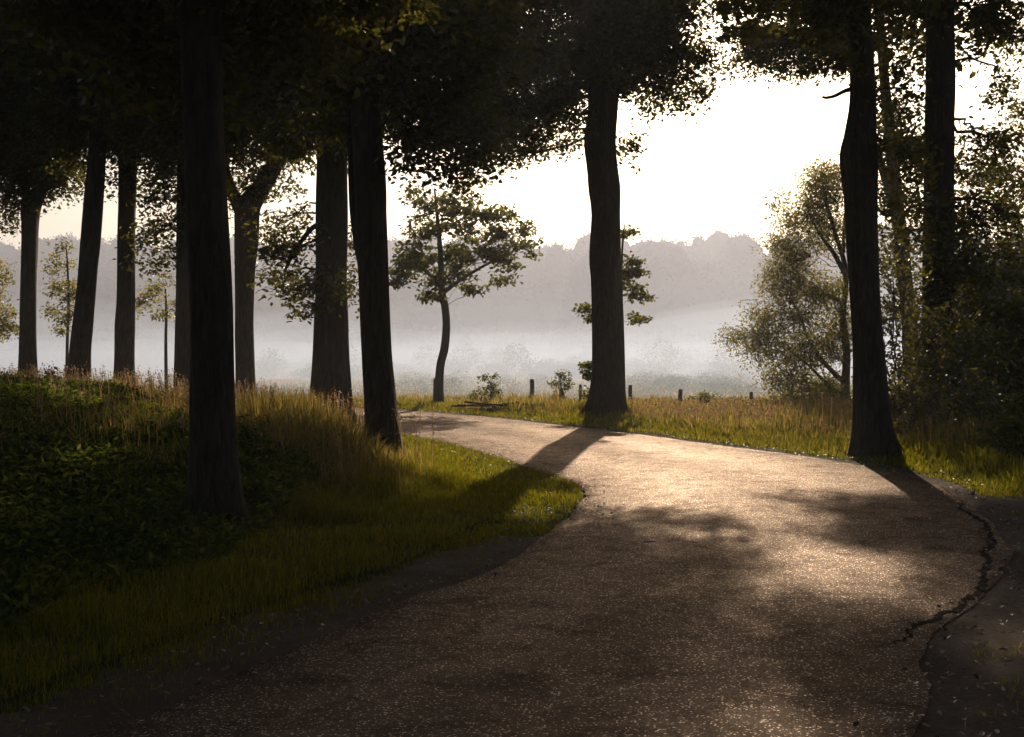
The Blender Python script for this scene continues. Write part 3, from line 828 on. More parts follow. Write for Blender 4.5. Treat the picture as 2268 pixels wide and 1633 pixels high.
tree('birch_tree', 'weeping birch spreading feathery branches left of the stubbed trunk', 'tree', None, 33.0,
     [(1874, 920, 9), (1872, 850, 8.5), (1874, 780, 8), (1866, 700, 7), (1872, 600, 6), (1850, 520, 5), (1830, 450, 3), (1815, 380, 1.5)],
     [(1800, 400, 0, 75, 50, .9, .55), (1850, 390, .2, 55, 50, .9, .6), (1770, 470, 0, 55, 45, .9, .5), (1840, 500, .2, 70, 50, 1.0, .6), (1770, 560, 0, 70, 50, 1.0, .65), (1720, 620, .1, 45, 50, .9, .7), (1800, 640, 0, 80, 55, 1.1, .7), (1740, 700, 0, 70, 45, 1.0, .75), (1640, 735, 0, 55, 26, .7, .7), (1690, 760, 0, 55, 45, .9, .7), (1780, 760, 0, 80, 50, 1.1, .75), (1850, 720, .3, 55, 70, 1.0, .7), (1730, 830, 0, 55, 45, .9, .7), (1800, 850, 0, 70, 40, 1.0, .75), (1850, 860, .3, 50, 50, .9, .7), (1710, 450, 0, 30, 30, .5, .6), (1730, 530, 0, 45, 36, .8, .7), (1800, 450, .1, 60, 45, .9, .7), (1670, 680, .1, 30, 30, .6, .6), (1605, 740, 0, 24, 16, .4, .4), (1750, 890, .2, 60, 22, .8, .6)],
     droopy=False, leafm='birch', leaf=.10, flare=.3, seed=17, bark='bark_thin', per=1900, cl_r=.31, k=10, shape=NARROW, droop=1.2, hang=.18, thr=.28,
     extra_limbs=[[(1872, 850, 0, 6), (1835, 815, 0, 5), (1800, 770, 0, 4), (1770, 700, 0, 2.5), (1740, 640, 0, 1.5)], [(1872, 610, 0, 6), (1845, 560, 0, 5), (1815, 520, 0, 3), (1790, 470, 0, 1.5)], [(1872, 700, 0, 5), (1860, 670, 0, 4), (1820, 650, 0, 3), (1780, 655, 0, 1.5)], [(1868, 560, .1, 4), (1868, 500, .2, 3), (1876, 440, .3, 2)], [(1870, 880, 0, 5), (1830, 850, -.2, 4), (1790, 810, -.3, 2.5), (1740, 770, -.3, 1.5)]])

for i, (spec) in enumerate([
    ('slim young tree with wispy lit leaves, in the gap left of the slanting oak', 39.0, [(147, 850, 4), (149, 760, 3.5), (152, 680, 3), (150, 600, 2.2), (146, 540, 1)],
     [(148, 560, 0, 32, 40, .7, .6), (140, 630, 0, 40, 45, .8, .9), (155, 690, 0, 38, 35, .7, .9), (128, 725, 0, 24, 24, .5, .8), (120, 590, .1, 22, 35, .5, .5), (170, 620, .1, 20, 50, .5, .6), (110, 690, 0, 15, 14, .4, .5)]),
    ('small round-topped young tree on a thin stem left of the foreground trunk', 38.0, [(368, 850, 4), (367, 760, 3.5), (368, 700, 3), (366, 640, 2)],
     [(355, 655, 0, 45, 28, .7, .9), (325, 680, 0, 28, 20, .5, .8), (390, 680, 0, 22, 26, .5, .8), (360, 700, -.1, 34, 18, .5, .7), (350, 620, 0, 30, 20, .5, .5)]),
    ('young leafy tree cut by the left edge of the picture', 37.0, [(-30, 870, 5), (-28, 760, 4.5), (-25, 680, 4), (-22, 600, 2)],
     [(-15, 620, 0, 45, 45, .9, .9), (5, 680, 0, 36, 45, .8, 1.0), (-25, 720, 0, 55, 36, .9, 1.0), (15, 715, 0, 26, 26, .5, .9)]),
]):
    lab, d, tr, bl = spec
    tree('young_tree', lab, 'tree', 'young trees beyond the lane', d, tr, bl, droopy=False, leafm='birch', leaf=.11, flare=.2, seed=20 + i, bark='bark_thin', per=600, cl_r=.26, k=8, droop=.6)


def bush(label, d, px, py_base, blobs, leafm='bramble', leaf=.10, seed=1, per=200, cl_r=.3, name='bush', group=None, droop=.3, shape=LEAF, stems=5):
    rng = np.random.default_rng(seed * 31)
    x = at(px, py_base, d)[0]
    base = np.array([x, d, gz(x, d)])
    root = empty(name, base)
    tag(root, label, 'bush', group)
    lm, tw = MB(), MB()
    for i, (bx, by, dd, rx, ry, rd, den) in enumerate(blobs):
        c = at(bx, by, d + dd)
        s = (d + dd) / F
        st = base + np.array([rng.uniform(-.12, .12), rng.uniform(-.12, .12), -.03])
        crown_blob(lm, tw, rng, st, c, np.array([rx * s, rd, ry * s]), per * den * 3.4, leaf, .24, seed * 7 + i, cl_r, limb_r=.022, droop=droop, shape=shape, sag=.1)
    tw.build('stems', M['bark_thin'], root, base, smooth=True)
    lm.build('foliage', M[leafm], root, base)
    return root


TH = TH
TG = 'bushes of the dark thicket on the right'
bush('tall dark bush at the right edge under the oak boughs', 23.5, 2240, 990, [(2240, 700, 0, 90, 90, 1.3, 1.0), (2180, 790, 0, 80, 80, 1.2, 1.0), (2270, 820, 0, 80, 90, 1.2, 1.0), (2240, 920, 0, 90, 80, 1.2, 1.1), (2160, 900, -.3, 60, 70, 1.0, 1.0)], seed=1, group=TG, per=150, leafm='oak', leaf=.12)
bush('dark bush around the foot of the straight oak in the thicket', 21.5, 2100, 1000, [(2110, 760, .3, 70, 90, .9, 1.0), (2130, 880, 0, 70, 90, .9, 1.1), (2060, 900, .3, 50, 80, .8, .9), (2170, 960, -.3, 80, 50, .9, 1.1)], seed=2, group=TG, per=150, leafm='oak', leaf=.12)
bush('low bush with brown sunlit leaves just right of the stubbed oak', 25.0, 2010, 960, [(2000, 900, 0, 50, 40, .8, .7), (2030, 850, .2, 40, 45, .7, .6), (1985, 940, -.2, 45, 30, .6, .7)], seed=3, group=TG, per=170, leafm='young', leaf=.10)
bush('large bush rising behind the thicket under the far right oak', 28.5, 2170, 930, [(2150, 700, 0, 80, 80, 1.3, .9), (2220, 780, 0, 90, 90, 1.3, .9), (2130, 820, 0, 70, 80, 1.2, .9), (2290, 650, 0, 80, 90, 1.3, .9)], seed=4, group=TG, per=140, leafm='oak', leaf=.12)
bush('low dark bush in front of the thicket at the right edge', 17.5, 2290, 1040, [(2300, 940, 0, 110, 80, 1.0, 1.0), (2230, 1000, -.2, 90, 40, .8, 1.0), (2400, 900, 0, 120, 110, 1.0, 1.0)], seed=5, group=TG, per=150, leaf=.10)
bush('dense dark bush filling the gap between the straight oak and the right edge', 25.5, 2190, 960, [(2190, 620, 0, 110, 90, 1.2, 1.0), (2130, 720, 0, 80, 80, 1.1, 1.0), (2220, 860, 0, 100, 110, 1.2, 1.0), (2280, 740, 0, 80, 110, 1.2, 1.0)], seed=11, group=TG, per=150, leafm='oak', leaf=.12)
bush('dark undershrub in the gap between the stubbed oak and the straight oak', 27.0, 2030, 940, [(2040, 800, 0, 40, 60, .8, 1.0), (2050, 690, .2, 36, 70, .8, 1.0), (2020, 880, -.2, 50, 40, .8, 1.0)], seed=12, group=TG, per=150, leafm='oak', leaf=.11)
bush('tall leafy bush standing between the stubbed oak and the straight thicket oak', 23.5, 2000, 950, [(1950, 600, -.2, 40, 60, .8, 1.0), (1945, 700, -.2, 40, 60, .8, 1.0), (1955, 800, -.2, 40, 60, .8, 1.0), (1975, 880, 0, 50, 60, .9, 1.0), (2000, 780, .2, 56, 60, .9, .8), (1972, 690, .1, 42, 56, .8, .75), (2000, 600, .2, 52, 60, .9, .75), (1975, 500, .2, 42, 60, .8, .6), (2040, 900, -.2, 50, 60, .8, .9)], seed=13, group=TG, per=150, leafm='oak', leaf=.10)
bush('brownish low bush at the right foot of the stubbed oak', 19.5, 2020, 1000, [(1990, 950, 0, 46, 42, .6, .9), (2000, 840, .1, 40, 60, .6, .5), (2040, 740, .1, 42, 60, .6, 1.0), (2095, 700, .1, 60, 50, .7, 1.0), (2150, 760, 0, 60, 60, .7, 1.0), (2200, 840, 0, 70, 60, .7, 1.0), (2150, 910, -.2, 80, 50, .7, 1.0), (2060, 860, .2, 60, 70, .7, 1.0), (2110, 780, .2, 60, 70, .7, .9), (2060, 930, .2, 60, 60, .7, 1.0), (2110, 985, -.2, 60, 40, .6, 1.0), (2170, 1000, 0, 60, 40, .6, 1.0)], seed=14, group=TG, per=150, leafm='oak', leaf=.09)
VG = 'small shrubs in the verge beyond the lane'
bush('upright leafy shrub in the sunlit verge between the young oak and the swollen oak', 34.0, 1087, 900, [(1086, 840, 0, 16, 18, .3, .7), (1080, 865, 0, 24, 16, .4, .8), (1096, 870, 0, 26, 18, .4, .8), (1060, 880, 0, 20, 10, .4, .6)], leafm='young', leaf=.09, seed=6, per=420, cl_r=.16, name='shrub', group=VG)
bush('wispy tall weed shrub over the verge just left of the swollen oak', 34.0, 1243, 900, [(1245, 835, 0, 14, 10, .3, .25), (1232, 850, 0, 16, 10, .3, .25), (1258, 850, 0, 12, 12, .3, .3), (1240, 880, 0, 26, 12, .4, .5)], leafm='young', leaf=.08, seed=7, per=420, cl_r=.16, name='shrub', group=VG)
bush('dark low shrub by the verge left of the weeping birch', 33.0, 1555, 910, [(1550, 885, 0, 34, 14, .5, .7), (1570, 878, 0, 20, 12, .4, .7)], leafm='young', leaf=.09, seed=8, per=380, cl_r=.18, name='shrub', group=VG)
bush('small shrub in shade at the right foot of the birch', 31.0, 1640, 920, [(1640, 895, 0, 22, 18, .4, .7), (1668, 905, 0, 24, 14, .4, .8)], leafm='young', leaf=.09, seed=9, per=380, cl_r=.18, name='shrub', group=VG)
bush('dark rounded weed clump on the grass crest in front of the leftmost oak', 21.0, 75, 900, [(85, 850, 0, 50, 30, .6, .9), (60, 870, 0, 50, 25, .6, .9), (110, 865, 0, 35, 20, .5, .8)], leafm='bramble', leaf=.09, seed=10, per=320, cl_r=.2, name='shrub', group=VG)

# ------------------------------------------------------------------ grass and undergrowth
def scatter(n, x0, x1, y0, y1, rng, margin=2.5):
    """points in the view wedge, denser near the camera"""
    u = rng.uniform(0, 1, n)
    y = y0 * (y1 / y0) ** u
    x = rng.uniform(x0, x1, n)
    k = np.abs(x) < .455 * y + margin
    return x[k], y[k]


def width_for(y):
    return np.clip(.0009 * y, .005, .03)


def lawn_and_verges():
    rng = np.random.default_rng(3)
    lawn, tall, seed, tallfar = MB(), MB(), MB(), MB()
    # ---- left of the lane: mown strip
    x, y = scatter(420000, -9, 1.2, 4.2, 27, rng)
    ins, dl, dr, left = zones(x, y)
    edge = .08 + .40 * (1 - sstep(8.5, 10.5, y)) * (.6 + .8 * vnoise2(x, y, 1.1, 4))
    wid = 2.5 - 1.25 * sstep(11, 16, y) + .5 * (vnoise2(x, y, .8, 9) - .5)
    k = left & (dl > edge * rng.uniform(.1, 1.5, len(x)) ** 1.3) & (dl < wid + .8)
    x, y, dl, wid = x[k], y[k], dl[k], wid[k]
    patch = vnoise2(x, y, 1.6, 12)
    keep = rng.uniform(0, 1, len(x)) < .35 + .9 * patch
    x, y, dl, wid, patch = x[keep], y[keep], dl[keep], wid[keep], patch[keep]
    h = (.035 + .055 * patch + .05 * sstep(.8, 1.6, dl) * patch + .10 * sstep(wid - .6, wid + .5, dl)) * rng.uniform(.6, 1.4, len(x))
    blades(lawn, np.stack([x, y, ground_z(x, y) - .005], 1), h, width_for(y) * .8, rng, .6)
    # ---- sparse tufts on the dirt shoulder
    x, y = scatter(60000, 1, 9, 4.2, 15, rng)
    ins, dl, dr, left = zones(x, y)
    k = (~left) & (~ins) & (dr > .25) & (dr < 5) & (vnoise2(x, y, 2.4, 71) > .66) & (vnoise2(x, y, 9, 72) > .45)
    x, y = x[k], y[k]
    blades(lawn, np.stack([x, y, np.full(len(x), -.012)], 1), rng.uniform(.02, .08, len(x)), width_for(y) * .8, rng, .8)
    # ---- right of the lane: low verge
    x, y = scatter(260000, -9, 14, 13, 42, rng)
    ins, dl, dr, left = zones(x, y)
    k = (~left) & (~ins) & (dr > .12 + .3 * vnoise2(x, y, 1.4, 14)) & (dr < 1.3 + 1.1 * vnoise2(x, y, .7, 16))
    x, y, dr = x[k], y[k], dr[k]
    h = (.05 + .12 * sstep(.4, 1.6, dr) + .06 * vnoise2(x, y, 1.2, 15)) * rng.uniform(.6, 1.4, len(x))
    blades(lawn, np.stack([x, y, ground_z(x, y) - .005], 1), h, width_for(y), rng, .6)
    o = lawn.build('lawn_grass', M['lawn'])
    tag(o, 'short green grass along both edges of the lane', 'grass', kind='stuff')
    # ---- tall grass on the left bank
    x, y = scatter(330000, -24, 1, 6.5, 40, rng, 3)
    ins, dl, dr, left = zones(x, y)
    st = 2.5 - 1.25 * sstep(11, 16, y) + .7 * (vnoise2(x, y, .8, 9) - .5)
    k = left & (dl > st) & (y < 36)
    x, y, dl, st = x[k], y[k], dl[k], st[k]
    patch = vnoise2(x, y, .7, 17)
    keep = rng.uniform(0, 1, len(x)) < (.3 + patch) * np.where((x < -3.7) & (y > 8) & (y < 22.5), .30, 1)
    x, y, dl, st, patch = x[keep], y[keep], dl[keep], st[keep], patch[keep]
    rise = sstep(0, 1.6, dl - st)
    h = (.16 + .52 * rise * sstep(6.5, 13, y)) * (.55 + .8 * patch) * rng.uniform(.6, 1.35, len(x))
    blades(tall, np.stack([x, y, ground_z(x, y) - .01], 1), h, width_for(y) * .9, rng, .42, (-.05, 0))
    # ---- tall grass beyond the lane up to the fence and a little further
    x, y = scatter(300000, -24, 22, 18, 48, rng, 3)
    ins, dl, dr, left = zones(x, y)
    k = (~left) & (~ins) & (dr > .45 + .9 * vnoise2(x, y, .9, 19))
    x, y, dr = x[k], y[k], dr[k]
    patch = vnoise2(x, y, .55, 21)
    keep = rng.uniform(0, 1, len(x)) < .25 + patch
    x, y, dr, patch = x[keep], y[keep], dr[keep], patch[keep]
    h = (.13 + .15 * sstep(.5, 2.6, dr) + .10 * (x < 1.5)) * (.4 + 1.0 * patch) * (1 - .62 * sstep(30.5, 35, y)) * (1 + 1.1 * (vnoise2(x, y, 1.7, 61) > .78)) * rng.uniform(.6, 1.35, len(x))
    blades(tall, np.stack([x, y, ground_z(x, y) - .01], 1), h, width_for(y), rng, .42, (-.05, 0))
    o = tall.build('tall_grass', M['tall'])
    tag(o, 'tall straw and green grass on the left bank and the far verge', 'grass', kind='stuff')
    # ---- rough meadow beyond
    x, y = scatter(160000, -75, 75, 44, 150, rng, 4)
    patch = vnoise2(x, y, .16, 23)
    keep = rng.uniform(0, 1, len(x)) < .15 + 1.1 * patch
    x, y, patch = x[keep], y[keep], patch[keep]
    h = (.10 + .32 * patch ** 2) * rng.uniform(.6, 1.4, len(x))
    blades(tallfar, np.stack([x, y, ground_z(x, y) - .02], 1), h, np.clip(.0012 * y, .03, .14), rng, .4)
    o = tallfar.build('meadow_grass', M['tall'])
    tag(o, 'rough pale grass of the misty meadow behind the fence posts', 'grass', kind='stuff')
    # ---- seed heads on thin stalks
    x, y = scatter(16000, -20, 14, 9, 40, rng, 2)
    ins, dl, dr, left = zones(x, y)
    off = np.minimum(dl, dr)
    k = (~ins) & (off > np.where(left, 1.9 - .5 * sstep(11, 16, y), 1.4)) & (vnoise2(x, y, .5, 29) > .42) & (y > 12.5) & (left | (y < 29))
    x, y = x[k], y[k]
    n = len(x)
    h = rng.uniform(.5, .95, n) * np.where(y < 12, .7, 1) * np.where(left[k], 1, .5)
    z = ground_z(x, y)
    lean = rng.normal(0, .16, (n, 2)) + np.array([-.08, 0])
    base = np.stack([x, y, z], 1)
    top = base + np.stack([lean[:, 0] * h, lean[:, 1] * h, h], 1)
    w = np.clip(.0005 * y, .004, .012)
    sd = np.stack([w, 0 * w, 0 * w], 1)
    v = np.stack([base - sd * .5, base + sd * .5, top + sd * .3, top - sd * .3], 1).reshape(-1, 3)
    i = np.arange(n)[:, None] * 4
    seed.add(v, i + np.array([[0, 1, 2, 3]]))
    m = 9
    tt = rng.uniform(.72, 1.04, (n, m, 1))
    pp = base[:, None] * (1 - tt) + top[:, None] * tt + rng.normal(0, .018, (n, m, 3))
    leaves(seed, pp.reshape(-1, 3), np.repeat(np.clip(.0022 * y, .03, .07), m), rng, .1, -.6, NARROW)
    o = seed.build('grass_seed_heads', M['seed'])
    tag(o, 'pinkish feathery seed heads standing above the tall grass', 'grass', kind='stuff')


def undergrowth():
    """the leafy bank left of the foreground trunk"""
    rng = np.random.default_rng(8)
    n = 110000
    x = rng.uniform(-13, -2.2, n)
    y = rng.uniform(5.5, 23, n)
    ins, dl, dr, left = zones(x, y)
    lim = 1.5 + .9 * sstep(11, 14, y) + .9 * vnoise2(x, y, .9, 33) + 1.6 * sstep(13, 16, y)
    k = left & (dl > lim) & (np.abs(x) < .46 * y + 2.5) & (vnoise2(x, y, .7, 37) > .18)
    x, y, dl, lim = x[k], y[k], dl[k], lim[k]
    top = (.25 + .40 * sstep(7.0, 19.0, y)) * sstep(0, 1.3, dl - lim + .3) * (.5 + .55 * vnoise2(x, y, .9, 35) + .35 * vnoise2(x, y, 4.5, 36)) * np.where(x < -3.6, 1 - .9 * sstep(20.5, 23, y), 1 - .85 * sstep(16, 19, y))
    z0 = ground_z(x, y)
    lm, st = MB(), MB()
    m = 9
    f = rng.uniform(0, 1, (len(x), m)) ** .55
    P = np.stack([np.repeat(x, m) + rng.normal(0, .05, len(x) * m), np.repeat(y, m) + rng.normal(0, .05, len(x) * m), np.repeat(z0, m) + (np.repeat(top, m) * f.ravel()) + .02], 1)
    leaves(lm, P, .075, rng, .35, .5, NARROW)
    # fern-like sprays on the crest
    for _ in range(260):
        yy = rng.uniform(13, 20); xx = rng.uniform(-9, -3.2)
        if abs(xx) > .46 * yy + 1:
            continue
        zz = gz(xx, yy)
        h = rng.uniform(.55, .85)
        a = rng.uniform(0, 2 * math.pi)
        t = np.linspace(0, 1, 14)[:, None]
        tipv = np.array([math.cos(a) * .45, math.sin(a) * .45, 0])
        sp = np.array([xx, yy, zz]) + tipv * t ** 1.6 + np.array([0, 0, h]) * (t - .25 * t ** 3)
        tube(st, sp, np.linspace(.005, .002, 14), 3, False)
        sidev = np.array([-math.sin(a), math.cos(a), 0])
        for i in range(3, 14):
            L = .17 * (1.15 - i / 14)
            for sg in (-1, 1):
                c = sp[i]; e = c + sg * sidev * L + tipv * .12 - np.array([0, 0, .02])
                wv = tipv / .45 * .022
                lm.add(np.array([c - wv, c + wv, (c + e) / 2 + wv, e, (c + e) / 2 - wv, c]), [[0, 1, 2, 4], [2, 3, 4, 4]][:1], [[4, 2, 3]])
    o = lm.build('undergrowth', M['bramble'])
    tag(o, 'dense dark bramble and nettle leaves covering the bank on the left', 'undergrowth', kind='stuff')
    o2 = st.build('fern_stems', M['bark_thin'])
    tag(o2, 'thin stalks among the bramble leaves on the left bank', 'undergrowth', kind='stuff')


lawn_and_verges()
undergrowth()


def litter():
    rng = np.random.default_rng(12)
    mb = MB()
    # fallen leaves along the lane's edges
    for D, n, sg in ((LD, 2600, 1), (RD, 3200, -1)):
        i = rng.integers(0, len(D), n)
        t = unit(np.gradient(D, axis=0))[i]
        nn = np.stack([-t[:, 1], t[:, 0]], 1) * sg
        off = rng.normal(.16, .20, n)
        p = D[i] + nn * off[:, None]
        k = (p[:, 1] > 4) & (p[:, 1] < 33)
        p = p[k]
        z = np.maximum(ground_z(p[:, 0], p[:, 1]), 0) + rng.uniform(.006, .03, len(p)) + .02
        P = np.c_[p, z]
        leaves(mb, P, .038, rng, 2.0, 0)
    o = mb.build('leaf_litter', M['litter'])
    tag(o, 'dry brown leaves strewn along both edges of the lane', 'leaf litter', kind='stuff')
    # more scattered over the dirt shoulder and, thinly, over the lane
    for n, x0, x1, y0, y1, sz in ((2600, 1.2, 8, 4, 14, .028), (420, -3, 5, 4.4, 24, .03)):
        p = np.stack([rng.uniform(x0, x1, n), rng.uniform(y0, y1, n)], 1)
        ins = inside(p[:, 0], p[:, 1])
        k = (~ins & (dist(p[:, 0], p[:, 1], RD) < 4.2) & (p[:, 0] > 1) & (vnoise2(p[:, 0], p[:, 1], 1.5, 73) > .42)) if x1 > 6 else ins
        p = p[k]
        z = (.0 if x1 > 6 else .036) + rng.uniform(.002, .014, len(p))
        leaves(mb, np.c_[p, z], sz, rng, 2.5, 0)
    # pale pebbles by the tip of the grass
    pm = MB()
    for _ in range(150):
        if rng.uniform() < .5:
            c = np.array([rng.normal(.72, .28), rng.normal(11.6, .7)])
        else:
            j = rng.integers(0, len(RD)); c = RD[j] + rng.normal(0, .35, 2)
            if not 6 < c[1] < 26: continue
        s = rng.uniform(.004, .013)
        z = max(gz(*c), .0) + .02 + s * .3
        a = np.linspace(0, 2 * math.pi, 6, endpoint=False)
        r1 = s * rng.uniform(.7, 1.3, 6); r2 = r1 * .6
        v = np.concatenate([np.c_[c[0] + np.cos(a) * r1, c[1] + np.sin(a) * r1, np.full(6, z - s * .5)], np.c_[c[0] + np.cos(a) * r2, c[1] + np.sin(a) * r2, np.full(6, z + s * .5)], [[c[0], c[1], z + s * .6]]])
        pm.add(v, [[i, (i + 1) % 6, 6 + (i + 1) % 6, 6 + i] for i in range(6)], [[6 + i, 6 + (i + 1) % 6, 12] for i in range(6)])
    o = pm.build('pebbles', M['pebble'])
    tag(o, 'small pale pebbles scattered by the lane edges', 'pebbles', kind='stuff')
    # a single pale stick lying on the lane
    sm = MB()
    p = at(1437, 1215, 9.56)
    P = np.array([[p[0] - .045, 9.55, .052], [p[0], 9.56, .055], [p[0] + .03, 9.565, .054], [p[0] + .05, 9.555, .056]])
    tube(sm, smooth_path(P, 8), np.linspace(.009, .006, 8), 6)
    o = sm.build('stick', M['pebble'], origin=P[0])
    tag(o, 'short pale stick lying on the asphalt in a patch of sun', 'stick')


litter()


def brush_pile():
    rng = np.random.default_rng(5)
    d = 30.7
    c = at(1135, 912, d) * 1
    base = np.array([c[0], d, gz(c[0], d)])
    root = empty('brush_pile', base)
    tag(root, 'low heap of dead branches at the lane edge left of the swollen oak', 'brush pile')
    mb, tw = MB(), MB()
    for i in range(26):
        L = rng.uniform(.5, 1.5)
        a = rng.normal(0, .5)
        p = base + np.array([rng.normal(0, .55), rng.normal(-.1, .25), rng.uniform(.05, .22)])
        dv = np.array([math.cos(a), math.sin(a) * .6, rng.normal(.02, .10)]) * L / 2
        P = np.array([p - dv, p + rng.normal(0, .04, 3), p + dv])
        P[:, 2] = np.maximum(P[:, 2], base[2] + .03)
        tube(mb if i < 12 else tw, smooth_path(P, 7), np.linspace(.03, .010, 7) * (1 if i < 12 else .5), 6)
    mb.build('branches', M['bark'], root, base, smooth=True)
    tw.build('twigs', M['bark_thin'], root, base, smooth=True)


brush_pile()


def fence_posts():
    posts = [('thin leaning fence post touching the young oak trunk on its left', 963, 838, 36.5, .055, .02),
             ('round fence post standing clear between the leafy shrub and the swollen oak', 1177, 840, 37.5, .075, .0),
             ('short dark post stump low in the grass left of the swollen oak', 1242, 860, 35.0, .065, -.04),
             ('thin fence post close to the left side of the swollen oak', 1284, 852, 38.0, .05, .01),
             ('fence post just right of the swollen oak trunk', 1397, 853, 37.0, .065, .03),
             ('fence post alone midway between the swollen oak and the birch', 1506, 862, 36.5, .065, -.01),
             ('fence post half hidden in the left fringe of the birch', 1662, 868, 37.0, .06, .02)]
    first = None
    for lab, px, py, d, r, tilt in posts:
        p = at(px, py, d)
        z0 = gz(p[0], d) - .1
        if first is None:
            mb = MB()
            n = 9
            z = np.linspace(0, 1, n)
            P = np.stack([.012 * np.sin(z * 3), .008 * np.cos(z * 4), z], 1)
            R = np.array([1.08, 1.04, 1, 1, .98, 1, .97, .98, .86])
            a = np.linspace(0, 2 * math.pi, 10, endpoint=False)
            rr = R[:, None] * (1 + .10 * (vnoise(np.stack([np.cos(a)[None] * 1.5 + 0 * z[:, None], np.sin(a)[None] * 1.5 + 0 * z[:, None], z[:, None] * 2 + 0 * a[None]], -1), 3) - .5))
            tube(mb, P, rr * .06, 10)
            first = mb.build('fence_post', M['post'], smooth=False)
            o = first
        else:
            o = first.copy()
            COL.objects.link(o)
        o.location = (p[0], d, z0)
        o.scale = (r / .06, r / .06, p[2] - z0)
        o.rotation_euler = (0, tilt, random.uniform(0, 6))
        tag(o, lab, 'fence post', 'wooden fence posts at the meadow edge')


fence_posts()

# ------------------------------------------------------------------ far wood and scrub in the mist
def far_wood():
    rng = np.random.default_rng(19)
    mb = MB()
    for row, (d0, n, hmin, hmax) in enumerate([(200, 80, 12, 17), (210, 100, 16, 20.5), (222, 120, 18.5, 22.8), (238, 130, 20.5, 24.3)]):
        for i in range(n):
            x = -140 + 280 * (i + rng.uniform(-.4, .4)) / n
            d = d0 + rng.uniform(-5, 5)
            h = rng.uniform(hmin, hmax) * rng.uniform(.98, 1.12) * (1 + .04 * math.sin(x * .07 + row))
            if x < -70: h *= .98
            con = rng.uniform() < .02
            r = rng.uniform(2.0, 4.6) * (.7 if con else 1)
            nu, nv = 30, 20
            U, W = np.meshgrid(np.linspace(0, 2 * math.pi, nu, endpoint=False), np.linspace(.02, math.pi - .02, nv), indexing='xy')
            dv = np.stack([np.cos(U) * np.sin(W), np.sin(U) * np.sin(W), np.cos(W)], -1).reshape(-1, 3)
            off = rng.uniform(0, 90, 3)
            lump = .70 + .42 * vnoise(dv * 1.7 + off, 5) + .22 * vnoise(dv * 4.1 + off, 6) + .10 * vnoise(dv * 9 + off, 7)
            ry = h * (rng.uniform(.19, .30) if not con else .34)
            sq = np.where(con, np.clip(1.15 - .45 * (dv[:, 2] + 1), .45, 1.2), 1.0)
            C0 = np.array([x, d, -1.0 + h - ry * 1.0])
            P = C0 + dv * lump[:, None] * np.stack([r * sq, r * sq, np.full(len(dv), ry)], 1)
            P[:, 2] = C0[2] + np.sign(P[:, 2] - C0[2]) * ry * 1.25 * np.tanh(np.abs(P[:, 2] - C0[2]) / ry)
            ii = np.arange(nv - 1)[:, None] * nu; jj = np.arange(nu)[None]
            mb.add(P, np.stack([ii + jj, ii + nu + jj, ii + nu + (jj + 1) % nu, ii + (jj + 1) % nu], -1).reshape(-1, 4))
            k = rng.integers(0, len(P) * 2 // 3, 520)
            leaves(mb, P[k] + rng.normal(0, .34, (520, 3)), .55, rng, .3, 0)
            if row:
                v = unit(rng.normal(size=(420, 3))) * rng.uniform(.2, 1, (420, 1)) ** .4
                leaves(mb, v * np.array([4.6, 4, 6.5]) + np.array([x, d + 2, 4.2]), 1.5, rng, .3, 0)
            tube(mb, np.array([[x, d, -1], [x + .2, d, h * .6]]), np.array([.3, .15]), 5)
    o = mb.build('far_wood', M['wood_far'])
    tag(o, 'distant wood across the meadow fading into morning mist', 'wood', kind='stuff')
    sb = MB()
    for i in range(85):
        px = rng.uniform(560, 1760)
        d = rng.uniform(110, 175)
        x = at(px, 800, d)[0]
        h = rng.uniform(1.2, 2.2) + (rng.uniform(1.0, 3.2) if rng.uniform() < .4 else 0)
        r = rng.uniform(1.2, 2.6)
        m = 700
        v = unit(rng.normal(size=(m, 3))) * rng.uniform(.1, 1, (m, 1)) ** .45
        P = v * np.array([r, r, h * .5]) + np.array([x, d, gz(x, d) + h * .45])
        leaves(sb, P, .26, rng, .4, 0, NARROW)
    for i in range(40):
        px = rng.uniform(1380, 1660) if rng.uniform() < .7 else rng.uniform(880, 1300)
        d = rng.uniform(72, 100)
        x = at(px, 800, d)[0]
        h = rng.uniform(.6, 1.5); r = rng.uniform(.8, 2.0)
        m = 400
        v = unit(rng.normal(size=(m, 3))) * rng.uniform(.1, 1, (m, 1)) ** .45
        P = v * np.array([r, r, h * .5]) + np.array([x, d, gz(x, d) + h * .42])
        leaves(sb, P, .14, rng, .4, 0, NARROW)
    o = sb.build('meadow_scrub', M['scrub'])
    tag(o, 'pale scrub and reeds blurred by mist in the meadow', 'scrub', kind='stuff')


far_wood()


def box(name, mat, lo, hi, label):
    x0, y0, z0 = lo; x1, y1, z1 = hi
    mb = MB()
    mb.add([(x0, y0, z0), (x1, y0, z0), (x1, y1, z0), (x0, y1, z0), (x0, y0, z1), (x1, y0, z1), (x1, y1, z1), (x0, y1, z1)],
           [(0, 3, 2, 1), (4, 5, 6, 7), (0, 1, 5, 4), (1, 2, 6, 5), (2, 3, 7, 6), (3, 0, 4, 7)])
    o = mb.build(name, mat)
    tag(o, label, 'haze', kind='stuff')
    return o


box('haze', volume_mat('morning_haze', .0008, (.76, .78, .82), .45), (-480, -480, -2.6), (480, 480, 30.5), 'thin morning haze filling the air over lane, meadow and wood')
box('meadow_mist', volume_mat('drifting_mist', .0018, (.51, .555, .72), .45), (-240, 46, -1.9), (240, 262, 27.6), 'tall veil of mist between the meadow fence and the far wood')


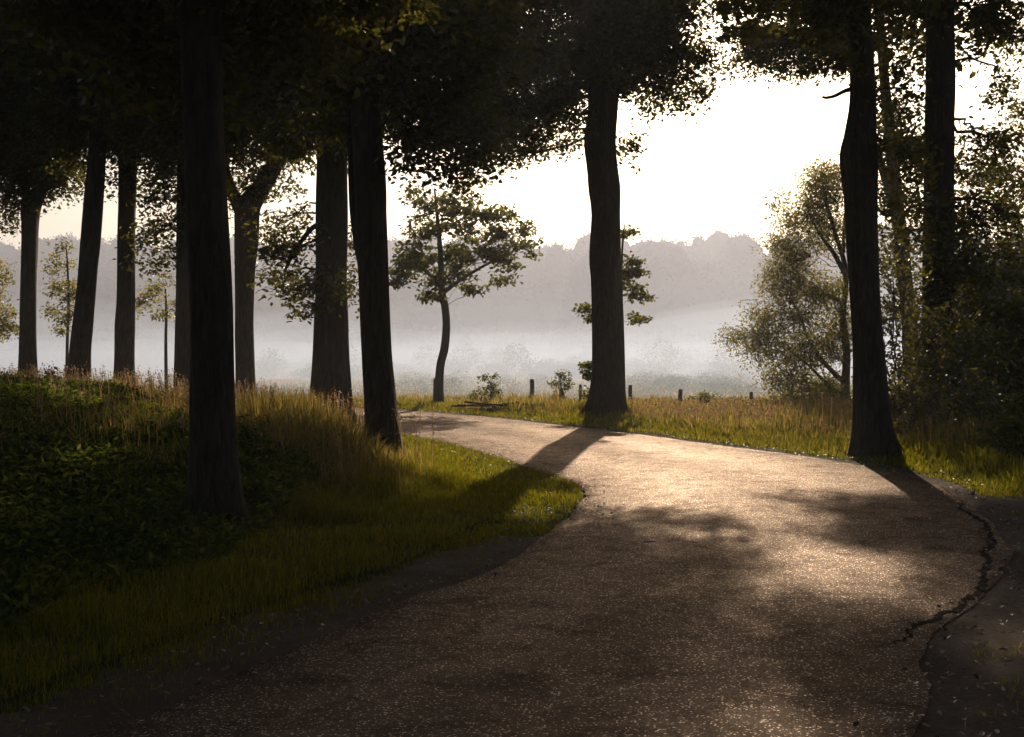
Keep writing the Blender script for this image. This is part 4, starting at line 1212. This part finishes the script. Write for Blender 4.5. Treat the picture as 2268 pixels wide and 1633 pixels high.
def mist_bank(name, label, dens, col, x0, x1, y0, y1, h0, h1, sc, seed):
    nx, ny = 90, 46
    X, Y = np.meshgrid(np.linspace(x0, x1, nx), np.linspace(y0, y1, ny), indexing='ij')
    n1 = .6 * vnoise2(X, Y, sc, seed) + .4 * vnoise2(X, Y, sc * 2.7, seed + 1)
    e = np.minimum(1, np.minimum((X - x0) / 30, (x1 - X) / 30)) * np.minimum(1, np.minimum((Y - y0) / 26, (y1 - Y) / 14))
    top = -1.3 + (h0 + (h1 - h0) * n1 ** 1.6 + 1.3) * np.sqrt(np.clip(e, 0, 1))
    bot = np.full_like(top, -1.75)
    V = np.concatenate([np.stack([X, Y, top], -1).reshape(-1, 3), np.stack([X, Y, bot], -1).reshape(-1, 3)])
    idx = np.arange(nx * ny).reshape(nx, ny)
    N = nx * ny
    a, b, c, d = idx[:-1, :-1].ravel(), idx[1:, :-1].ravel(), idx[1:, 1:].ravel(), idx[:-1, 1:].ravel()
    q = [np.stack([a, b, c, d], 1), np.stack([d, c, b, a], 1) + N]
    for r in (idx[:, 0], idx[-1, :], idx[::-1, -1], idx[0, ::-1]):
        q.append(np.stack([r[1:], r[:-1], r[:-1] + N, r[1:] + N], 1))
    mb = MB()
    mb.add(V, np.concatenate(q))
    o = mb.build(name, volume_mat(name + '_air', dens, col, .45))
    tag(o, label, 'haze', kind='stuff')


mist_bank('ground_mist', 'low white mist lying in drifts over the far meadow', .0042, (.44, .53, .68), -190, 190, 44, 199, 1.2, 15, .024, 51)
mist_bank('mist_drift', 'thicker pale drift of mist hugging the meadow grass', .0062, (.50, .58, .73), -180, 180, 62, 198, .8, 6.0, .038, 57)

# ------------------------------------------------------------------ light, sky, camera
w = bpy.data.worlds.new('World')
SC.world = w
w.use_nodes = True
wn = w.node_tree
bg = wn.nodes['Background']
sky = wn.nodes.new('ShaderNodeTexSky')
sky.sky_type = 'NISHITA'
sky.sun_disc = False
sky.sun_elevation = SUN_EL
sky.sun_rotation = SUN_AZ
sky.air_density = 1.0
sky.dust_density = 5.0
sky.ozone_density = 1.0
wn.links.new(sky.outputs[0], bg.inputs[0])
bg.inputs[1].default_value = .055

sun = bpy.data.lights.new('sun', 'SUN')
sun.energy = 5.0
sun.angle = math.radians(.5)
sun.color = (1.0, .82, .62)
so = bpy.data.objects.new('sun', sun)
COL.objects.link(so)
dirv = Vector((math.sin(SUN_AZ) * math.cos(SUN_EL), math.cos(SUN_AZ) * math.cos(SUN_EL), math.sin(SUN_EL)))
so.rotation_euler = (-dirv).to_track_quat('-Z', 'Y').to_euler()
so.location = dirv * 60

cam = bpy.data.cameras.new('camera')
cam.sensor_width = 36
cam.lens = 36 * F / 2267
cam.clip_start = .05
cam.clip_end = 3000
co = bpy.data.objects.new('camera', cam)
COL.objects.link(co)
co.location = (0, 0, CAM_Z)
co.rotation_euler = (math.pi / 2 - math.atan((CY - HOR) / F), 0, 0)
SC.camera = co

SC.view_settings.view_transform = 'Standard'
SC.view_settings.look = 'None'
SC.view_settings.gamma = 1
SC.view_settings.exposure = 0.6
SC.cycles.max_bounces = 6
SC.cycles.diffuse_bounces = 3
SC.cycles.glossy_bounces = 2
SC.cycles.transmission_bounces = 3
SC.cycles.volume_bounces = 1
SC.cycles.transparent_max_bounces = 4
SC.cycles.use_denoising = True
